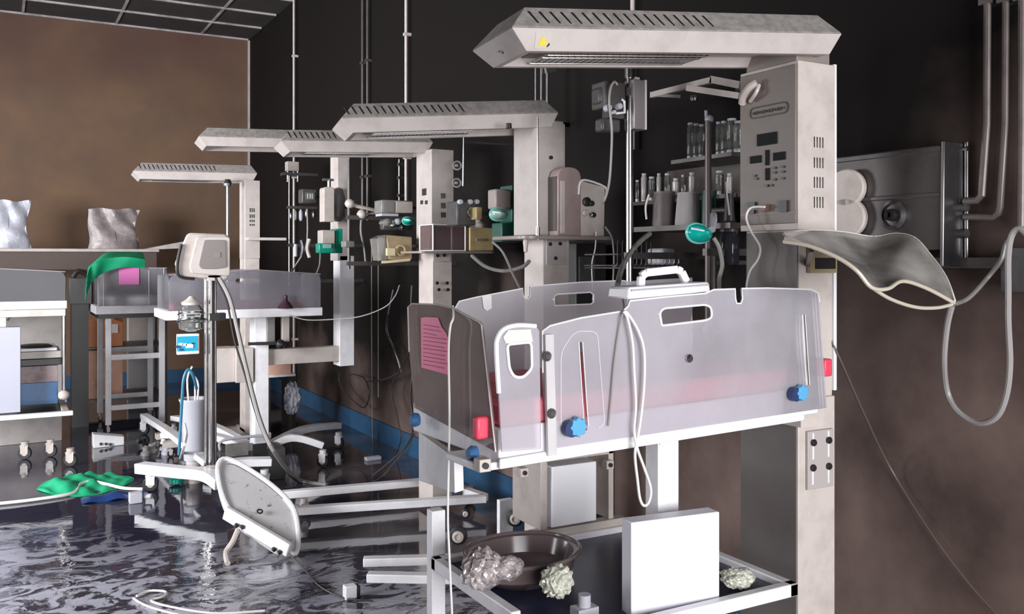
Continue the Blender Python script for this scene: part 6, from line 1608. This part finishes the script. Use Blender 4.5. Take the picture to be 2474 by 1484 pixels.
# containers under the lower shelf, standing on a rack
zr = fX(1650, 545, 2.3).z
b = MB(); b.box(2.25, XW - .001, fX(1790, 500, 2.3).y, fX(1555, 500, 2.3).y, zr - .02, zr); tag(b.build('wall_shelf', dsteel), 'bottom sooty wall shelf under the brown, white and green containers', 'shelf')
def can(px0, px1, yt, m, lab, cat='container', taper=.92):
    a = fX(px0, 500, 2.3); c = fX(px1, 500, 2.3); rad = abs(a.y - c.y) / 2 * .78; p = (a + c) / 2; zt = fX((px0 + px1) / 2, yt, 2.3).z
    r = thing('container', lab, cat, (2.33, p.y, zr))
    b = MB(); b.lathe((2.33, p.y, zr + .001), [(rad, 0), (rad * 1.0, .01), (rad * taper, zt - zr - .015), (rad * taper * .95, zt - zr), (.001, zt - zr)], 24); b.build('vessel', m, r)
    b = MB(); b.lathe((2.33, p.y, zt), [(rad * taper * .97, 0), (rad * taper * .97, .008), (.001, .009)], 24); b.build('lid', m, r)
can(1568, 1618, 468, mat('brown_soft_plastic', (.12, .095, .09), .5), 'sooty brown container left of the white one under the wall shelves')
can(1622, 1680, 470, mat('dull_white_plastic', (.46, .43, .42), .5, dirt=.4, dcol=(.3, .27, .26), scale=14), 'large dull white container in the middle under the wall shelves', taper=.85)
can(1683, 1714, 466, greend, 'dark green container right of the dull white one')
mask(fD(1684, 564, 2.85), .048, .029, 'bright teal breathing mask hanging under the dull white container', teal, .03, .12)
b = MB(); b.tube([fD(1720, 555, 2.86), fD(1724, 535, 2.9), fD(1724, 520, 3.0)], .012, 8); tag(b.build('connector', greyc), 'grey upright connector at the right end of the teal mask', 'connector')
wire('breathing_hose', [fD(1724, 575, 2.86), fD(1738, 600, 2.86), fD(1745, 640, 2.86), (fD(1738, 672, 2.86)), fD(1738, 700, 2.8)], .007, cableg, 'grey hose hanging from the teal mask down behind the nearest bed', 'hose')
wire('green_line', [fX(1568, 470, 2.25), fX(1560, 500, 2.25), fX(1562, 530, 2.25)], .004, cablew, 'thin pale line beside the sooty brown container', 'tube')
# wire basket
BS = thing('wire_basket', 'chrome wire basket hanging behind the white handled case', 'basket', fY(1570, 645, 2.85))
xa = fY(1492, 610, 2.8).x; xb = fY(1640, 610, 2.8).x; z0 = fY(1560, 648, 2.8).z; z1 = fY(1560, 582, 2.8).z; z2 = fY(1620, 615, 2.8).z
n = 14
for k in range(n):
    x = xa + (xb - xa) * k / (n - 1)
    b = MB(); zt = z1 - (.0 if k < 8 else (z1 - z2))
    b.tube([(x, 3.02, z0), (x, 2.82, z0), (x, 2.8, z0 + .02), (x, 2.8, zt - .01), (x + .012, 2.815, zt)], .0022, 6); b.build('wire', chrome, BS)
for z in (z0 + .01, z2):
    b = MB(); b.tube([(xa, 2.8, z), (xb, 2.8, z), (xb, 3.02, z), (xa, 3.02, z)], .0028, 6, closed=True); b.build('rim_wire', chrome, BS)
b = MB(); b.box(xb, 2.3, 3.0, 3.02, z2 - .01, z2 + .01); b.build('hanger', dsteel, BS)
b = MB(); b.bb(BY(1600, 600, 1632, 640, 2.86, .1)); tag(b.build('white_pot', greyc, bevel=.01), 'pale pot standing inside the chrome wire basket', 'pot')
# dark apparatus right of the teal mask
r = thing('suction_jar', 'dark suction jar column left of the nearest control panel', 'jar', fY(1765, 660, 2.5))
p = fY(1762, 640, 2.5); b = MB(); b.lathe(p, [(.03, 0), (.036, .01), (.036, .10), (.028, .12), (.001, .12)], 20); b.build('jar', clear('dark_glass', (.05, .05, .06), .6, (.4, .4, .45), .08, .1, 8), r)
b = MB(); b.lathe(p + V(0, 0, .12), [(.034, 0), (.034, .025), (.02, .04), (.015, .14), (.001, .14)], 18); b.build('jar_head', darkg, r)
b = MB(); b.tube([p + V(0, 0, .24), fY(1772, 530, 2.5), fY(1778, 545, 2.48), fY(1776, 570, 2.48)], .008, 8, smooth=4); b.build('elbow', steel, r)
b = MB(); b.cyl(p + V(0, 0, .2), (2.3, 2.6, p.z + .2), .01); b.build('mounting_arm', dsteel, r)
b = MB(); b.cyl(fY(1722, 600, 2.52), fY(1722, 760, 2.52), .014); b.box(fY(1722, 600, 2.52).x, XW - .001, 2.51, 2.53, fY(1722, 640, 2.52).z, fY(1722, 630, 2.52).z)
tag(b.build('support_tube', dsteel), 'dark vertical tube just left of the dark suction jar', 'tube')
wire('thin_cable', [fX(1755, 440, 2.3), fX(1758, 480, 2.3), fX(1762, 520, 2.3)], .004, cablew, 'thin white cord hanging beside the nearest column under the bottles', 'cord')
# cabinet behind under second shelf
bx = BY(1392, 588, 1440, 690, 3.55, .25)
r = boxthing('storage_cabinet', 'black cabinet standing behind the second warmer column', 'cabinet', (bx[0], XW - .05, bx[2], bx[3], 0, fY(1430, 588, 3.55).z), dark)
front(r, 'door', darkg, 1398, 620, 1436, 690, 3.55)

for o in bpy.data.objects:
    if '_o' in o: del o['_o']
